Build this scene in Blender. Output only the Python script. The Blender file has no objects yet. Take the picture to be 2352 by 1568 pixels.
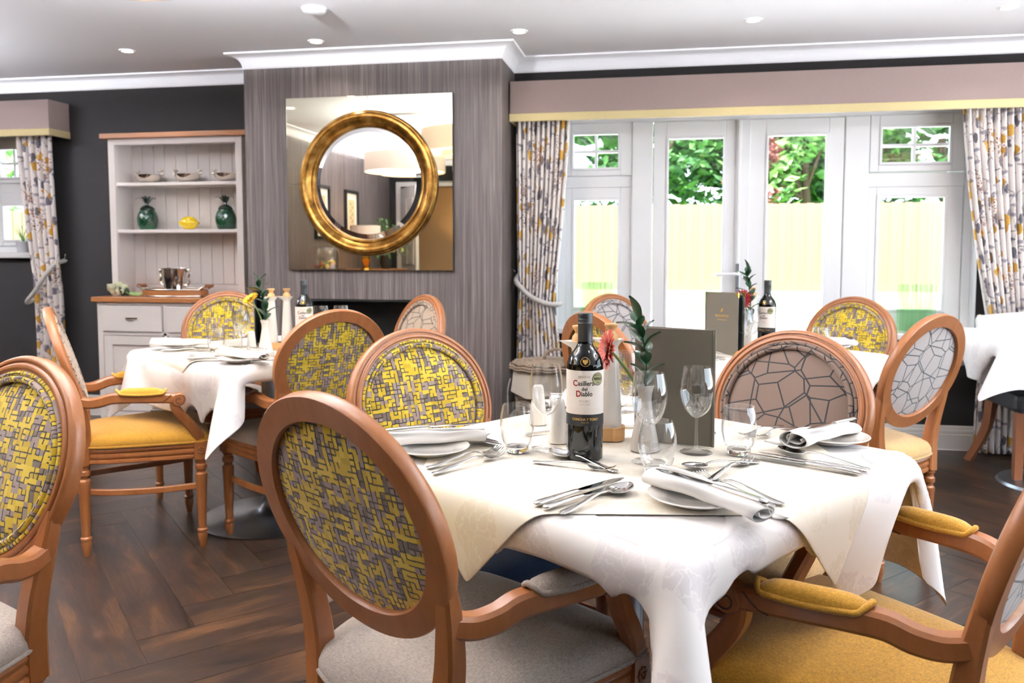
import bpy, math, random
import numpy as np
from math import sin, cos, pi, radians as R, sqrt, hypot, atan2
from mathutils import Vector, Matrix
random.seed(7)
SC = bpy.context.scene
COL = SC.collection
# ------------------------------------------------------------------ camera
cam_d = bpy.data.cameras.new('camera'); cam = bpy.data.objects.new('camera', cam_d); COL.objects.link(cam)
cam.location = (0, 0, 1.18)
cam.rotation_euler = (R(90 - 3.957), 0, R(10.406))
cam_d.sensor_width = 36; cam_d.lens = 1865 / 2352 * 36
cam_d.shift_y = -80 / 2352
cam_d.clip_start = .05; cam_d.clip_end = 200
cam_d.dof.use_dof = True; cam_d.dof.focus_distance = 1.72; cam_d.dof.aperture_fstop = 6.0
SC.camera = cam
# ------------------------------------------------------------------ world, sun, exposure
SC.view_settings.view_transform = 'Standard'; SC.view_settings.look = 'None'
SC.view_settings.gamma = 1; SC.view_settings.use_curve_mapping = False
SC.view_settings.exposure = 0.82
SC.cycles.use_denoising = True
SC.cycles.max_bounces = 8; SC.cycles.diffuse_bounces = 4; SC.cycles.glossy_bounces = 4
SC.cycles.use_adaptive_sampling = False
SC.cycles.transparent_max_bounces = 18; SC.cycles.transmission_bounces = 6
SC.cycles.caustics_reflective = False; SC.cycles.caustics_refractive = False
SC.cycles.sample_clamp_indirect = 12
W = bpy.data.worlds.new('sky'); SC.world = W; W.use_nodes = True
wn = W.node_tree.nodes; wn['Background'].inputs[0].default_value = (.76, .87, 1, 1); wn['Background'].inputs[1].default_value = 3.2
sun_d = bpy.data.lights.new('sun', 'SUN'); sun_d.energy = 17; sun_d.angle = R(3); sun_d.color = (1, .98, .97)
sun = bpy.data.objects.new('sun', sun_d); COL.objects.link(sun); sun.rotation_euler = (R(19), 0, R(-12)); sun.location = (0, -5, 12)
def portal(x, y, z, sx, sz, rz):
    l = bpy.data.lights.new('daylight_portal', 'AREA'); l.shape = 'RECTANGLE'; l.size = sx; l.size_y = sz; l.cycles.is_portal = True
    o = bpy.data.objects.new('daylight_portal', l); COL.objects.link(o); o.location = (x, y, z); o.rotation_euler = (R(90), 0, rz)
    return o
# ------------------------------------------------------------------ helpers
def srgb(r, g, b):
    f = lambda c: ((c / 255 + .055) / 1.055) ** 2.4 if c / 255 > .04045 else c / 255 / 12.92
    return (f(r), f(g), f(b), 1)
class N:
    """tiny node-tree builder"""
    def __init__(s, name):
        s.m = bpy.data.materials.new(name); s.m.use_nodes = True; s.t = s.m.node_tree; s.n = s.t.nodes
        s.n.clear(); s.out = s.n.new('ShaderNodeOutputMaterial')
    def __call__(s, typ, ins=None, **kw):
        nd = s.n.new('ShaderNode' + typ)
        for k, v in kw.items(): setattr(nd, k, v)
        for k, v in (ins or {}).items():
            sock = nd.inputs[k]
            if hasattr(v, 'is_output'): s.t.links.new(v, sock)
            else: sock.default_value = v
        return nd
    def math(s, op, a, b=None, c=None):
        i = {0: a}
        if b is not None: i[1] = b
        if c is not None: i[2] = c
        return s('Math', i, operation=op).outputs[0]
    def mix(s, f, a, b):
        nd = s('Mix', data_type='RGBA'); 
        for k, v in ((0, f), (6, a), (7, b)):
            if hasattr(v, 'is_output'): s.t.links.new(v, nd.inputs[k])
            else: nd.inputs[k].default_value = v
        return nd.outputs[2]
    def ramp(s, f, stops, interp='LINEAR'):
        nd = s('ValToRGB', {0: f}); cr = nd.color_ramp; cr.interpolation = interp
        while len(cr.elements) < len(stops): cr.elements.new(.5)
        for e, (p, c) in zip(cr.elements, stops): e.position = p; e.color = c if len(c) == 4 else (*c, 1)
        return nd.outputs[0]
    def bsdf(s, **kw):
        b = s('BsdfPrincipled')
        for k, v in kw.items():
            sock = b.inputs[{'base': 'Base Color', 'rough': 'Roughness', 'metal': 'Metallic', 'spec': 'Specular IOR Level', 'coat': 'Coat Weight',
                             'coatr': 'Coat Roughness', 'sheen': 'Sheen Weight', 'normal': 'Normal', 'trans': 'Transmission Weight', 'ior': 'IOR',
                             'emit': 'Emission Color', 'emits': 'Emission Strength', 'sss': 'Subsurface Weight'}[k]]
            if hasattr(v, 'is_output'): s.t.links.new(v, sock)
            else: sock.default_value = v
        s.t.links.new(b.outputs[0], s.out.inputs[0]); return s.m
    def bump(s, h, strength=.3, dist=.002):
        return s('Bump', {'Height': h, 'Strength': strength, 'Distance': dist}).outputs[0]
    def tc(s, k='Object'): return s('TexCoord').outputs[k]
    def map(s, v, scale=(1, 1, 1), loc=(0, 0, 0), rot=(0, 0, 0)):
        return s('Mapping', {0: v, 1: loc, 2: rot, 3: scale}).outputs[0]
    def noise(s, v, scale, detail=4, rough=.5, dist=0):
        return s('TexNoise', {'Vector': v, 'Scale': scale, 'Detail': detail, 'Roughness': rough, 'Distortion': dist}).outputs
def plain(name, col, rough=.5, **kw):
    return N(name).bsdf(base=col, rough=rough, **kw)
def setmat(me, m): me.materials.clear(); me.materials.append(m)
def tag(o, label=None, cat=None, group=None, kind=None):
    if label: o['label'] = label
    if cat: o['category'] = cat
    if group: o['group'] = group
    if kind: o['kind'] = kind
    return o
def link(name, me, mat=None, parent=None, loc=None, rz=0):
    """an object from (possibly shared) mesh data, material held by the object"""
    o = bpy.data.objects.new(name, me); COL.objects.link(o)
    if mat is not None:
        if not me.materials: me.materials.append(None)
        o.material_slots[0].link = 'OBJECT'; o.material_slots[0].material = mat
    if parent: o.parent = parent
    if loc is not None: o.location = loc
    if rz: o.rotation_euler = (0, 0, rz)
    return o
def empty(name, loc=(0, 0, 0), rz=0, label=None, cat=None, group=None, kind=None):
    o = bpy.data.objects.new(name, None); COL.objects.link(o); o.location = loc; o.rotation_euler = (0, 0, rz); o.empty_display_size = .05
    return tag(o, label, cat, group, kind)
class MB:
    def __init__(s): s.v = []; s.f = []; s.uv = None
    def add(s, v, f):
        n = len(s.v); s.v += [tuple(p) for p in v]; s.f += [tuple(i + n for i in q) for q in f]; return s
    def box(s, x0, x1, y0, y1, z0, z1):
        v = [(x, y, z) for z in (z0, z1) for y in (y0, y1) for x in (x0, x1)]
        return s.add(v, [(0, 2, 3, 1), (4, 5, 7, 6), (0, 1, 5, 4), (1, 3, 7, 5), (3, 2, 6, 7), (2, 0, 4, 6)])
    def lathe(s, prof, n=32, c=(0, 0, 0), closed=False, rfun=None):
        """prof: [(r,z)...]; zero radii become poles"""
        rows = []; v = []; f = []
        for r, z in prof:
            if r < 1e-6: rows.append([len(v)]); v.append((c[0], c[1], c[2] + z))
            else:
                rows.append(list(range(len(v), len(v) + n)))
                for k in range(n):
                    a = 2 * pi * k / n; q = r * (rfun(a, z) if rfun else 1); v.append((c[0] + q * cos(a), c[1] + q * sin(a), c[2] + z))
        pairs = list(zip(rows, rows[1:])) + ([(rows[-1], rows[0])] if closed else [])
        for A, B in pairs:
            for k in range(n):
                k2 = (k + 1) % n
                if len(A) == 1 and len(B) == 1: continue
                if len(A) == 1: f.append((A[0], B[k2], B[k]))
                elif len(B) == 1: f.append((A[k], A[k2], B[0]))
                else: f.append((A[k], A[k2], B[k2], B[k]))
        return s.add(v, f)
    def sweep(s, path, sec, closed=False, caps=True, up=(0, 0, 1)):
        """sec: function(i,t)->[(a,b)...] or list, in (side, up) frame of each path point"""
        P = [Vector(p) for p in path]; n = len(P); up = Vector(up); rings = []; v = []; f = []
        for i, p in enumerate(P):
            if closed: d = P[(i + 1) % n] - P[i - 1]
            else: d = P[min(i + 1, n - 1)] - P[max(i - 1, 0)]
            d.normalize(); side = d.cross(up)
            if side.length < 1e-4: side = d.cross(Vector((1, 0, 0)))
            side.normalize(); u = side.cross(d)
            sc_ = sec(i, i / max(1, n - 1)) if callable(sec) else sec
            rings.append(range(len(v), len(v) + len(sc_)))
            for a, b in sc_: v.append(p + side * a + u * b)
        m = len(rings[0])
        for i in range(n if closed else n - 1):
            A, B = rings[i], rings[(i + 1) % n]
            for k in range(m): f.append((A[k], A[(k + 1) % m], B[(k + 1) % m], B[k]))
        if caps and not closed: f.append(tuple(rings[0])[::-1]); f.append(tuple(rings[-1]))
        return s.add(v, f)
    def tube(s, path, r, n=8, closed=False, caps=True, up=(0, 0, 1)):
        rr = r if callable(r) else (lambda t: r)
        return s.sweep(path, lambda i, t: [(rr(t) * cos(2 * pi * k / n), rr(t) * sin(2 * pi * k / n)) for k in range(n)], closed, caps, up)
    def prism(s, poly, z0, z1):
        n = len(poly); v = [(x, y, z0) for x, y in poly] + [(x, y, z1) for x, y in poly]
        f = [tuple(range(n))[::-1], tuple(range(n, 2 * n))] + [(k, (k + 1) % n, n + (k + 1) % n, n + k) for k in range(n)]
        return s.add(v, f)
    def grid(s, fn, nu, nv, closeu=False):
        v = [fn(i / (nu if closeu else nu - 1), j / (nv - 1)) for j in range(nv) for i in range(nu)]
        f = [(j * nu + i, j * nu + (i + 1) % nu, (j + 1) * nu + (i + 1) % nu, (j + 1) * nu + i) for j in range(nv - 1) for i in range(nu if closeu else nu - 1)]
        return s.add(v, f)
    def sphere(s, c, r, nu=16, nv=10, sq=(1, 1, 1)):
        pr = [(sin(pi * j / nv), -cos(pi * j / nv)) for j in range(nv + 1)]; pr[0] = (0, -1); pr[-1] = (0, 1)
        k = len(s.v); s.lathe([(a * r, b * r) for a, b in pr], nu)
        for i in range(k, len(s.v)):
            x, y, z = s.v[i]; s.v[i] = (c[0] + x * sq[0], c[1] + y * sq[1], c[2] + z * sq[2])
        return s
    def xf(s, M, a=0):
        for i in range(a, len(s.v)): s.v[i] = tuple(M @ Vector(s.v[i]))
        return s
    def mesh(s, name, smooth=30, uv=None):
        me = bpy.data.meshes.new(name); me.from_pydata(s.v, [], s.f); me.validate()
        import bmesh
        bm = bmesh.new(); bm.from_mesh(me); bmesh.ops.recalc_face_normals(bm, faces=bm.faces); bm.to_mesh(me); bm.free()
        if uv:
            l = me.uv_layers.new(name='UVMap'); co = [uv(*v) if callable(uv) else uv[i] for i, v in enumerate(s.v)]
            idx = np.empty(len(me.loops), dtype=np.int32); me.loops.foreach_get('vertex_index', idx)
            l.data.foreach_set('uv', np.array(co, dtype=np.float32)[idx].ravel())
        if smooth: me.shade_smooth(); me.set_sharp_from_angle(angle=R(smooth))
        return me
    def obj(s, name, mat, parent=None, smooth=30, loc=None, rz=0, uv=None, bevel=0):
        o = link(name, s.mesh(name, smooth, uv), mat, parent, loc, rz)
        if bevel:
            b = o.modifiers.new('bevel', 'BEVEL'); b.width = bevel; b.segments = 2; b.limit_method = 'ANGLE'; b.angle_limit = R(40)
        return o
def ctrl(pts, n, closed=False):
    """Catmull-Rom through pts"""
    P = [np.array(p, float) for p in pts]; m = len(P); out = []
    segs = m if closed else m - 1
    for i in range(segs):
        p0 = P[(i - 1) % m] if closed or i else 2 * P[0] - P[1]; p1 = P[i]; p2 = P[(i + 1) % m]
        p3 = P[(i + 2) % m] if closed or i + 2 < m else 2 * P[-1] - P[-2]
        for k in range(n):
            t = k / n; out.append(tuple(.5 * (2 * p1 + (p2 - p0) * t + (2 * p0 - 5 * p1 + 4 * p2 - p3) * t * t + (3 * p1 - p0 - 3 * p2 + p3) * t ** 3)))
    if not closed: out.append(tuple(P[-1]))
    return out
def rect(w, h, c=0):
    w /= 2; h /= 2
    if not c: return [(-w, -h), (w, -h), (w, h), (-w, h)]
    return [(-w + c, -h), (w - c, -h), (w, -h + c), (w, h - c), (w - c, h), (-w + c, h), (-w, h - c), (-w, -h + c)]
def mitre(poly, prof, closed=True):
    """sweep an (out, z) profile along a plan polygon, inside on the right hand"""
    n = len(poly); b = MB(); rings = []
    def nrm(a, c):
        dx, dy = c[0] - a[0], c[1] - a[1]; l = hypot(dx, dy); return (dy / l, -dx / l)
    for i, p in enumerate(poly):
        n1 = nrm(poly[i - 1], p) if (closed or i) else None; n2 = nrm(p, poly[(i + 1) % n]) if (closed or i < n - 1) else None
        if n1 is None: m = n2
        elif n2 is None: m = n1
        else:
            d = 1 + n1[0] * n2[0] + n1[1] * n2[1]; m = ((n1[0] + n2[0]) / d, (n1[1] + n2[1]) / d)
        rings.append([(p[0] + m[0] * o, p[1] + m[1] * o, z) for o, z in prof])
    k = len(prof); v = [q for r in rings for q in r]; f = []
    for i in range(n if closed else n - 1):
        j = (i + 1) % n
        for a in range(k - 1): f.append((i * k + a, i * k + a + 1, j * k + a + 1, j * k + a))
    return b.add(v, f)
def text(name, body, size, mat, parent, place, align='CENTER', bold=0, sx=1):
    """flat lettering; place maps (x, y) of the text plane to 3-D"""
    cu = bpy.data.curves.new('lettering', 'FONT'); cu.body = body; cu.size = 1; cu.align_x = align; cu.offset = bold / size; cu.resolution_u = 3
    t = bpy.data.objects.new('lettering', cu); COL.objects.link(t); dg = bpy.context.evaluated_depsgraph_get()
    me = bpy.data.meshes.new_from_object(t.evaluated_get(dg)); bpy.data.objects.remove(t); bpy.data.curves.remove(cu)
    for v in me.vertices: v.co = place(v.co.x * sx * size, v.co.y * size)
    me.name = name; me.materials.clear()
    return link(name, me, mat, parent)
# ------------------------------------------------------------------ materials
def m_wood(name, c1, c2, rough=.38, scale=(3, 40, 40), coat=.25):
    n = N(name); v = n.map(n.tc(), scale); w = n.noise(v, 1.6, 5, .6, .6)[0]; w2 = n.noise(n.map(n.tc(), (8, 160, 160)), 2, 3)[0]
    c = n.mix(w, c1, c2); c = n.mix(n.math('MULTIPLY', w2, .35), c, c2)
    return n.bsdf(base=c, rough=rough, coat=coat, coatr=.25, normal=n.bump(w2, .06, .001))
BEECH = m_wood('beech_wood', srgb(184, 120, 68), srgb(130, 74, 36), scale=(18, 18, 4))
OAK = m_wood('oak_wood', srgb(178, 118, 66), srgb(138, 84, 42), .45, (2, 30, 30))
BAMBOO = m_wood('light_wood', srgb(216, 172, 116), srgb(190, 140, 84), .45, (12, 12, 50), .1)
DARKWOOD = m_wood('dark_wood', srgb(86, 56, 38), srgb(52, 32, 22), .45)
LEGWOOD = m_wood('leg_wood', srgb(178, 116, 78), srgb(150, 92, 58), .45, (18, 18, 4))
def m_floor():
    n = N('dark_oak_plank'); oi = n('ObjectInfo'); rnd = oi.outputs['Random']
    off = n('CombineXYZ', {0: n.math('MULTIPLY', rnd, 37.), 1: n.math('MULTIPLY', rnd, 91.), 2: 0.}).outputs[0]
    base = n('VectorMath', {0: n.tc(), 1: off}, operation='ADD').outputs[0]
    a = n.noise(n.map(base, (1.3, 5, 1)), 1.5, 6, .62, 1.6)[0]
    g = n.noise(n.map(base, (5, 70, 1)), 1.4, 5, .65, .8)[0]
    k = n.noise(n.map(base, (2.2, 6, 1)), 1.1, 3, .5, 2.5)[0]
    c = n.ramp(a, [(.3, srgb(24, 17, 14)), (.5, srgb(58, 39, 28)), (.7, srgb(106, 72, 45))])
    c = n.mix(n.ramp(g, [(.38, (0, 0, 0)), (.62, (.55, .55, .55))]), c, srgb(28, 20, 16))
    c = n.mix(n.ramp(k, [(.55, (0, 0, 0)), (.75, (.7, .7, .7))]), c, srgb(36, 28, 25))
    c = n.mix(n.math('MULTIPLY', rnd, .3), c, srgb(50, 40, 35))
    h = n.noise(n.map(base, (1, 1, 1)), 260, 2)[0]
    return n.bsdf(base=c, rough=n.math('ADD', .25, n.math('MULTIPLY', g, .12)), spec=.5, normal=n.bump(n.math('ADD', h, n.math('MULTIPLY', g, .6)), .22, .0012))
FLOOR = m_floor()
GROUT = plain('plank_edge', srgb(150, 122, 98), .6)
def m_wallpaper():
    n = N('striped_wallpaper'); v = n.map(n.tc(), (1, 1, .012))
    a = n.noise(v, 55, 4, .75)[0]; b = n.noise(v, 230, 2, .6)[0]; d = n.noise(v, 7, 2)[0]
    f = n.math('ADD', n.math('MULTIPLY', a, .55), n.math('ADD', n.math('MULTIPLY', b, .4), n.math('MULTIPLY', d, .12)))
    c = n.ramp(f, [(.36, srgb(48, 43, 42)), (.5, srgb(92, 83, 80)), (.6, srgb(118, 108, 105)), (.72, srgb(160, 150, 147))])
    return n.bsdf(base=c, rough=.5, normal=n.bump(b, .15, .001))
WALLPAPER = m_wallpaper()
PAINT = plain('dark_grey_paint', srgb(42, 39, 40), .75, spec=.25)
WHITE = plain('white_satin_paint', srgb(232, 228, 226), .4)
CEIL = plain('ceiling_white', srgb(246, 245, 247), .8)
UPVC = plain('white_upvc', srgb(238, 239, 242), .3)
DRESSW = plain('cream_white_paint', srgb(238, 232, 230), .4)
CREAMWALL = plain('cream_wall_paint', srgb(214, 186, 146), .6)
def m_fab(name, c, rough=.9, scale=900, amt=.25, sheen=.3):
    n = N(name); u = n.tc('Object'); a = n.noise(n.map(u, (1, .12, 1)), scale, 2)[0]; b = n.noise(n.map(u, (.12, 1, 1)), scale, 2)[0]
    f = n.math('MULTIPLY', n.math('ADD', a, b), .5)
    dark = tuple(x * (1 - amt * 1.6) for x in c[:3]) + (1,); lite = tuple(min(1, x * (1 + amt)) for x in c[:3]) + (1,)
    return n.bsdf(base=n.ramp(f, [(.36, dark), (.64, lite)]), rough=rough, sheen=sheen, normal=n.bump(f, .25, .0008))
MUSTARD = m_fab('mustard_linen', srgb(206, 152, 48)); GREYLINEN = m_fab('grey_linen', srgb(176, 164, 154)); NAVY = m_fab('navy_linen', srgb(52, 74, 112)); PALEGOLD = m_fab('pale_gold_linen', srgb(208, 170, 112)); BLUEGREY = m_fab('pale_blue_linen', srgb(186, 192, 206))
MAUVE = m_fab('mauve_valance_fabric', srgb(164, 144, 140), .85, 700, .08); CREAMB = m_fab('cream_band_fabric', srgb(222, 204, 152), .85, 700, .06)
def m_weave():
    n = N('yellow_weave_velvet'); u = n.tc('UV'); s = 1 / .0112
    wob = n.noise(u, 75, 2)[1]
    uu = n('VectorMath', {0: u, 1: n('VectorMath', {0: wob, 1: (.0045, .0045, 0)}, operation='MULTIPLY').outputs[0]}, operation='ADD').outputs[0]
    sp = n('SeparateXYZ', {0: uu}); x = n.math('MULTIPLY', sp.outputs[0], s); y = n.math('MULTIPLY', sp.outputs[1], s)
    fx, fy = n.math('FLOOR', x), n.math('FLOOR', y); rx, ry = n.math('ROUND', x), n.math('ROUND', y)
    def h(a, b, c): return n('TexWhiteNoise', {'Vector': n('CombineXYZ', {0: a, 1: b, 2: c}).outputs[0]}, noise_dimensions='3D').outputs['Value']
    def gap(c, r, hv): return n.math('MULTIPLY', n.math('SMOOTH_MIN', 1., n.math('MAXIMUM', 0., n.math('MULTIPLY', n.math('SUBTRACT', .16, n.math('ABSOLUTE', n.math('SUBTRACT', c, r))), 9.)), .1), n.math('GREATER_THAN', hv, .5))
    g = n.math('MAXIMUM', gap(x, rx, h(rx, fy, 1.5)), gap(y, ry, h(fx, ry, 2.5)))
    pick = n.math('GREATER_THAN', h(n.math('FLOOR', n.math('MULTIPLY', x, .25)), n.math('FLOOR', n.math('MULTIPLY', y, .25)), 7.5), .5)
    ca = h(n.math('FLOOR', n.math('MULTIPLY', x, .5)), fy, 3.5); cb = h(fx, n.math('FLOOR', n.math('MULTIPLY', y, .34)), 4.5)
    v = n('Mix', {0: pick, 2: ca, 3: cb}, data_type='FLOAT').outputs[0]
    col = n.ramp(v, [(0, srgb(222, 190, 30)), (.30, srgb(164, 144, 138)), (.58, srgb(236, 206, 60)), (.80, srgb(118, 102, 94)), (.90, srgb(206, 172, 24))], 'CONSTANT')
    sh = n.noise(u, 420, 2)[0]
    col = n.mix(n.math('MULTIPLY', sh, .28), col, srgb(120, 98, 44)); col = n.mix(g, col, srgb(50, 43, 40))
    return n.bsdf(base=col, rough=.85, sheen=.35, normal=n.bump(n.math('SUBTRACT', 1., g), .9, .0025))
WEAVE = m_weave()
def m_lines(name, c, line):
    n = N(name); u = n.tc('UV')
    def ed(sc, loc, th):
        v = n('TexVoronoi', {'Vector': n.map(u, (1, 1.15, 1), loc), 'Scale': sc, 'Randomness': 1.}, feature='DISTANCE_TO_EDGE', voronoi_dimensions='2D').outputs['Distance']
        return n.math('LESS_THAN', v, th)
    m = n.math('MAXIMUM', ed(13, (0, 0, 0), .028), ed(9, (3.3, 1.7, 0), .020))
    t = n.noise(n.map(u, (1, 14, 1)), 120, 3)[0]
    col = n.mix(n.math('MULTIPLY', t, .35), c, tuple(x * .6 for x in c[:3]) + (1,))
    return n.bsdf(base=n.mix(m, col, line), rough=.8, sheen=.3, normal=n.bump(t, .2, .001))
SHADELINE = m_lines('shaded_line_fabric', srgb(122, 100, 87), srgb(18, 20, 24)); GREYLINE = m_lines('window_lit_line_fabric', srgb(182, 174, 172), srgb(30, 36, 44)); BEIGELINE = m_lines('beige_line_fabric', srgb(178, 156, 134), srgb(40, 38, 36))  # one lined fabric; brown copy carries shade, grey copy window light, in the colour
def m_floral():
    n = N('floral_curtain_print'); u = n.tc('UV')
    wv = n.noise(u, 22, 3)[1]
    uu = n('VectorMath', {0: u, 1: n('VectorMath', {0: wv, 1: (.035, .035, 0)}, operation='MULTIPLY').outputs[0]}, operation='ADD').outputs[0]
    def blob(sc, rad, thr, mp, src=uu):
        vo = n('TexVoronoi', {'Vector': n.map(src, *mp), 'Scale': sc, 'Randomness': 1.}, voronoi_dimensions='2D')
        r = n('SeparateColor', {0: vo.outputs['Color']}).outputs[0]
        return n.math('MULTIPLY', n.math('LESS_THAN', vo.outputs['Distance'], rad), n.math('LESS_THAN', r, thr))
    yel = blob(11, .34, .34, ((1, 1, 1), (0, 0, 0)))
    leaf = blob(15, .28, .42, ((1.5, .62, 1), (2.2, 4.1, 0), (0, 0, .6)))
    leaf2 = blob(18, .26, .4, ((.6, 1.5, 1), (7.2, 1.1, 0), (0, 0, .7)))
    dots = n.math('MULTIPLY', blob(75, .36, .6, ((1, 1, 1), (5, 5, 0))), blob(6.5, .42, .35, ((1, .7, 1), (9.1, 3.3, 0))))
    vs = n('TexVoronoi', {'Vector': n.map(uu, (1.8, .5, 1), (1, 8, 0), (0, 0, .25)), 'Scale': 9., 'Randomness': 1.}, feature='DISTANCE_TO_EDGE', voronoi_dimensions='2D').outputs['Distance']
    stem = n.math('LESS_THAN', vs, .012)
    sh = n.noise(u, 90, 2)[0]
    c = n.mix(n.math('MULTIPLY', sh, .08), srgb(236, 229, 226), srgb(206, 196, 194))
    c = n.mix(stem, c, srgb(120, 112, 116))
    c = n.mix(leaf2, c, n.mix(sh, srgb(128, 124, 138), srgb(178, 172, 180)))
    c = n.mix(leaf, c, n.mix(sh, srgb(62, 62, 78), srgb(130, 124, 134)))
    c = n.mix(dots, c, srgb(142, 104, 82))
    c = n.mix(yel, c, n.mix(sh, srgb(176, 122, 30), srgb(226, 184, 84)))
    return n.bsdf(base=c, rough=.9, sheen=.2)
FLORAL = m_floral(); LINING = plain('curtain_lining', srgb(226, 214, 196), .9)
def m_damask(name, c, c2):
    n = N(name); u = n.tc('UV'); wv = n.noise(u, 14, 4, .6)[1]
    uu = n('VectorMath', {0: u, 1: n('VectorMath', {0: wv, 1: (.09, .09, 0)}, operation='MULTIPLY').outputs[0]}, operation='ADD').outputs[0]
    vo = n('TexVoronoi', {'Vector': uu, 'Scale': 6.2, 'Randomness': .8}, voronoi_dimensions='2D')
    ve = n('TexVoronoi', {'Vector': n.map(uu, (1, 1, 1)), 'Scale': 42., 'Randomness': 1.}, feature='DISTANCE_TO_EDGE', voronoi_dimensions='2D').outputs['Distance']
    m = n.math('MULTIPLY', n.math('LESS_THAN', vo.outputs['Distance'], .33), n.math('GREATER_THAN', ve, .05))
    return n.bsdf(base=n.mix(m, c, c2), rough=n.math('SUBTRACT', .78, n.math('MULTIPLY', m, .3)), sheen=.15)
CLOTH = m_damask('white_damask', srgb(240, 237, 237), srgb(228, 223, 226)); OVERLAY = m_damask('ivory_damask', srgb(240, 233, 220), srgb(231, 222, 205)); NAPKIN = plain('white_napkin_cotton', srgb(240, 238, 236), .85, sheen=.2)
CERAMIC = plain('white_ceramic', srgb(236, 232, 226), .15, coat=.5); GREYCER = plain('pale_grey_ceramic', srgb(214, 208, 202), .18, coat=.5)
STEEL = plain('polished_steel', srgb(214, 212, 210), .08, metal=1.); BRUSHED = plain('brushed_steel', srgb(172, 178, 186), .3, metal=1.)
SILVER = plain('silver_plate', srgb(226, 218, 208), .06, metal=1.); BRASS = plain('aged_brass', srgb(186, 158, 108), .25, metal=1.); GOLD = plain('gold_metal', srgb(214, 168, 70), .22, metal=1.)
CHROME = plain('chrome', srgb(220, 220, 222), .06, metal=1.)
def m_gilt():
    n = N('gilt_frame'); a = n.noise(n.tc(), 14, 5, .6)[0]
    return n.bsdf(base=n.ramp(a, [(.3, srgb(84, 56, 22)), (.5, srgb(146, 104, 44)), (.75, srgb(206, 168, 96))]), rough=.28, metal=.9)
GILT = m_gilt()
MIRROR = plain('mirror_glass', (.88, .88, .87, 1), .0, metal=1.); TINTMIR = plain('bronzed_mirror_glass', (.62, .58, .46, 1), .015, metal=1.)
def m_thin(name, tint=(1, 1, 1, 1), amt=1.0, ior=1.5):
    n = N(name); lw = n('LayerWeight', {'Blend': .5}).outputs['Facing']; fr = n.math('ADD', .04, n.math('MULTIPLY', n.math('POWER', lw, 4.), .9))
    t = n('BsdfTransparent', {0: tint}); g = n('BsdfGlossy', {0: (1, 1, 1, 1), 'Roughness': .01})
    mx = n('MixShader', {0: n.math('MULTIPLY', fr, amt), 1: t.outputs[0], 2: g.outputs[0]}); n.t.links.new(mx.outputs[0], n.out.inputs[0]); return n.m
PANE = m_thin('window_glass', (.99, 1, .995, 1), .6); GLASS = m_thin('clear_table_glass', (.96, .965, .97, 1), 1.5)
def m_glass(name, c, rough=0.):
    n = N(name); g = n('BsdfGlass', {0: c, 'Roughness': rough, 'IOR': 1.45}); n.t.links.new(g.outputs[0], n.out.inputs[0]); return n.m
RIBGLASS = m_thin('ribbed_glass_garden_tint', (.84, .94, .84, 1), 1.2)  # green tint stands in for the garden refracted in clear glass
SOLIDGLASS = m_glass('solid_glass', (.98, .99, .99, 1))
BOTTLE = plain('dark_wine_glass', srgb(6, 8, 8), .03, spec=.5); CAPSULE = plain('dark_grey_capsule', srgb(70, 72, 74), .35, metal=.6)
LABEL = plain('cream_label_paper', srgb(232, 224, 218), .6); BLACKLAB = plain('black_label_paper', srgb(14, 16, 20), .5); INK = plain('black_ink', srgb(24, 24, 28), .6); REDINK = plain('red_ink', srgb(140, 22, 22), .6); GOLDINK = plain('gold_ink', srgb(196, 156, 84), .4, metal=.5); FAINT = plain('faded_ink', srgb(186, 172, 160), .7); PALEGOLDINK = plain('medal_gold', srgb(160, 158, 112), .4, metal=.3)
def m_leath():
    n = N('olive_leatherette'); a = n.noise(n.tc(), 420, 3)[0]
    return n.bsdf(base=srgb(104, 98, 86), rough=.42, normal=n.bump(a, .25, .0006))
LEATHER = m_leath(); DARKPAGE = plain('dark_menu_page', srgb(26, 32, 38), .4); BLACKLEATHER = plain('charcoal_leather', srgb(52, 52, 58), .45)
LEAF = plain('ruscus_leaf', srgb(22, 62, 34), .35, coat=.3); STEM = plain('green_stem', srgb(112, 142, 70), .5); PINK = plain('coral_petal', srgb(234, 128, 118), .55, sss=.1); RED = plain('red_petal', srgb(150, 14, 24), .6); YELLOWP = plain('yellow_petal', srgb(246, 206, 44), .55); DARKC = plain('flower_centre', srgb(70, 34, 24), .8); ORANGEC = plain('orange_florets', srgb(206, 104, 58), .7)
ROSE = plain('cream_rose_petal', srgb(232, 236, 206), .6); PINEGREEN = plain('green_glaze', srgb(10, 52, 32), .22, coat=.4, coatr=.05); DARKGREEN = plain('dark_green_glaze', srgb(14, 34, 30), .3, coat=.5); LEMON = plain('lemon_glaze', srgb(236, 200, 20), .2, coat=.8)
ROPE = plain('silver_grey_rope', srgb(196, 192, 188), .7, sheen=.3); BLACK = plain('black_hearth', srgb(18, 20, 22), .6); WICKER = m_wood('grey_wicker', srgb(172, 154, 134), srgb(112, 94, 78), .7, (30, 30, 30), 0); LINER = m_fab('linen_liner', srgb(222, 212, 198), .9, 500, .08)
WHITELEATHER = plain('white_leather', srgb(232, 230, 232), .4); SHADE = plain('cream_lampshade', srgb(226, 206, 184), .8)
def m_emit(name, c, s):
    n = N(name); e = n('Emission', {0: c, 1: s}); n.t.links.new(e.outputs[0], n.out.inputs[0]); return n.m
LED = m_emit('warm_led', (1, .82, .58, 1), 18); SHADEGLOW = m_emit('lit_shade_diffuser', (1, .84, .62, 1), 5)
EXITG = m_emit('green_exit_sign', (.05, .6, .3, 1), 1.2)
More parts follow.
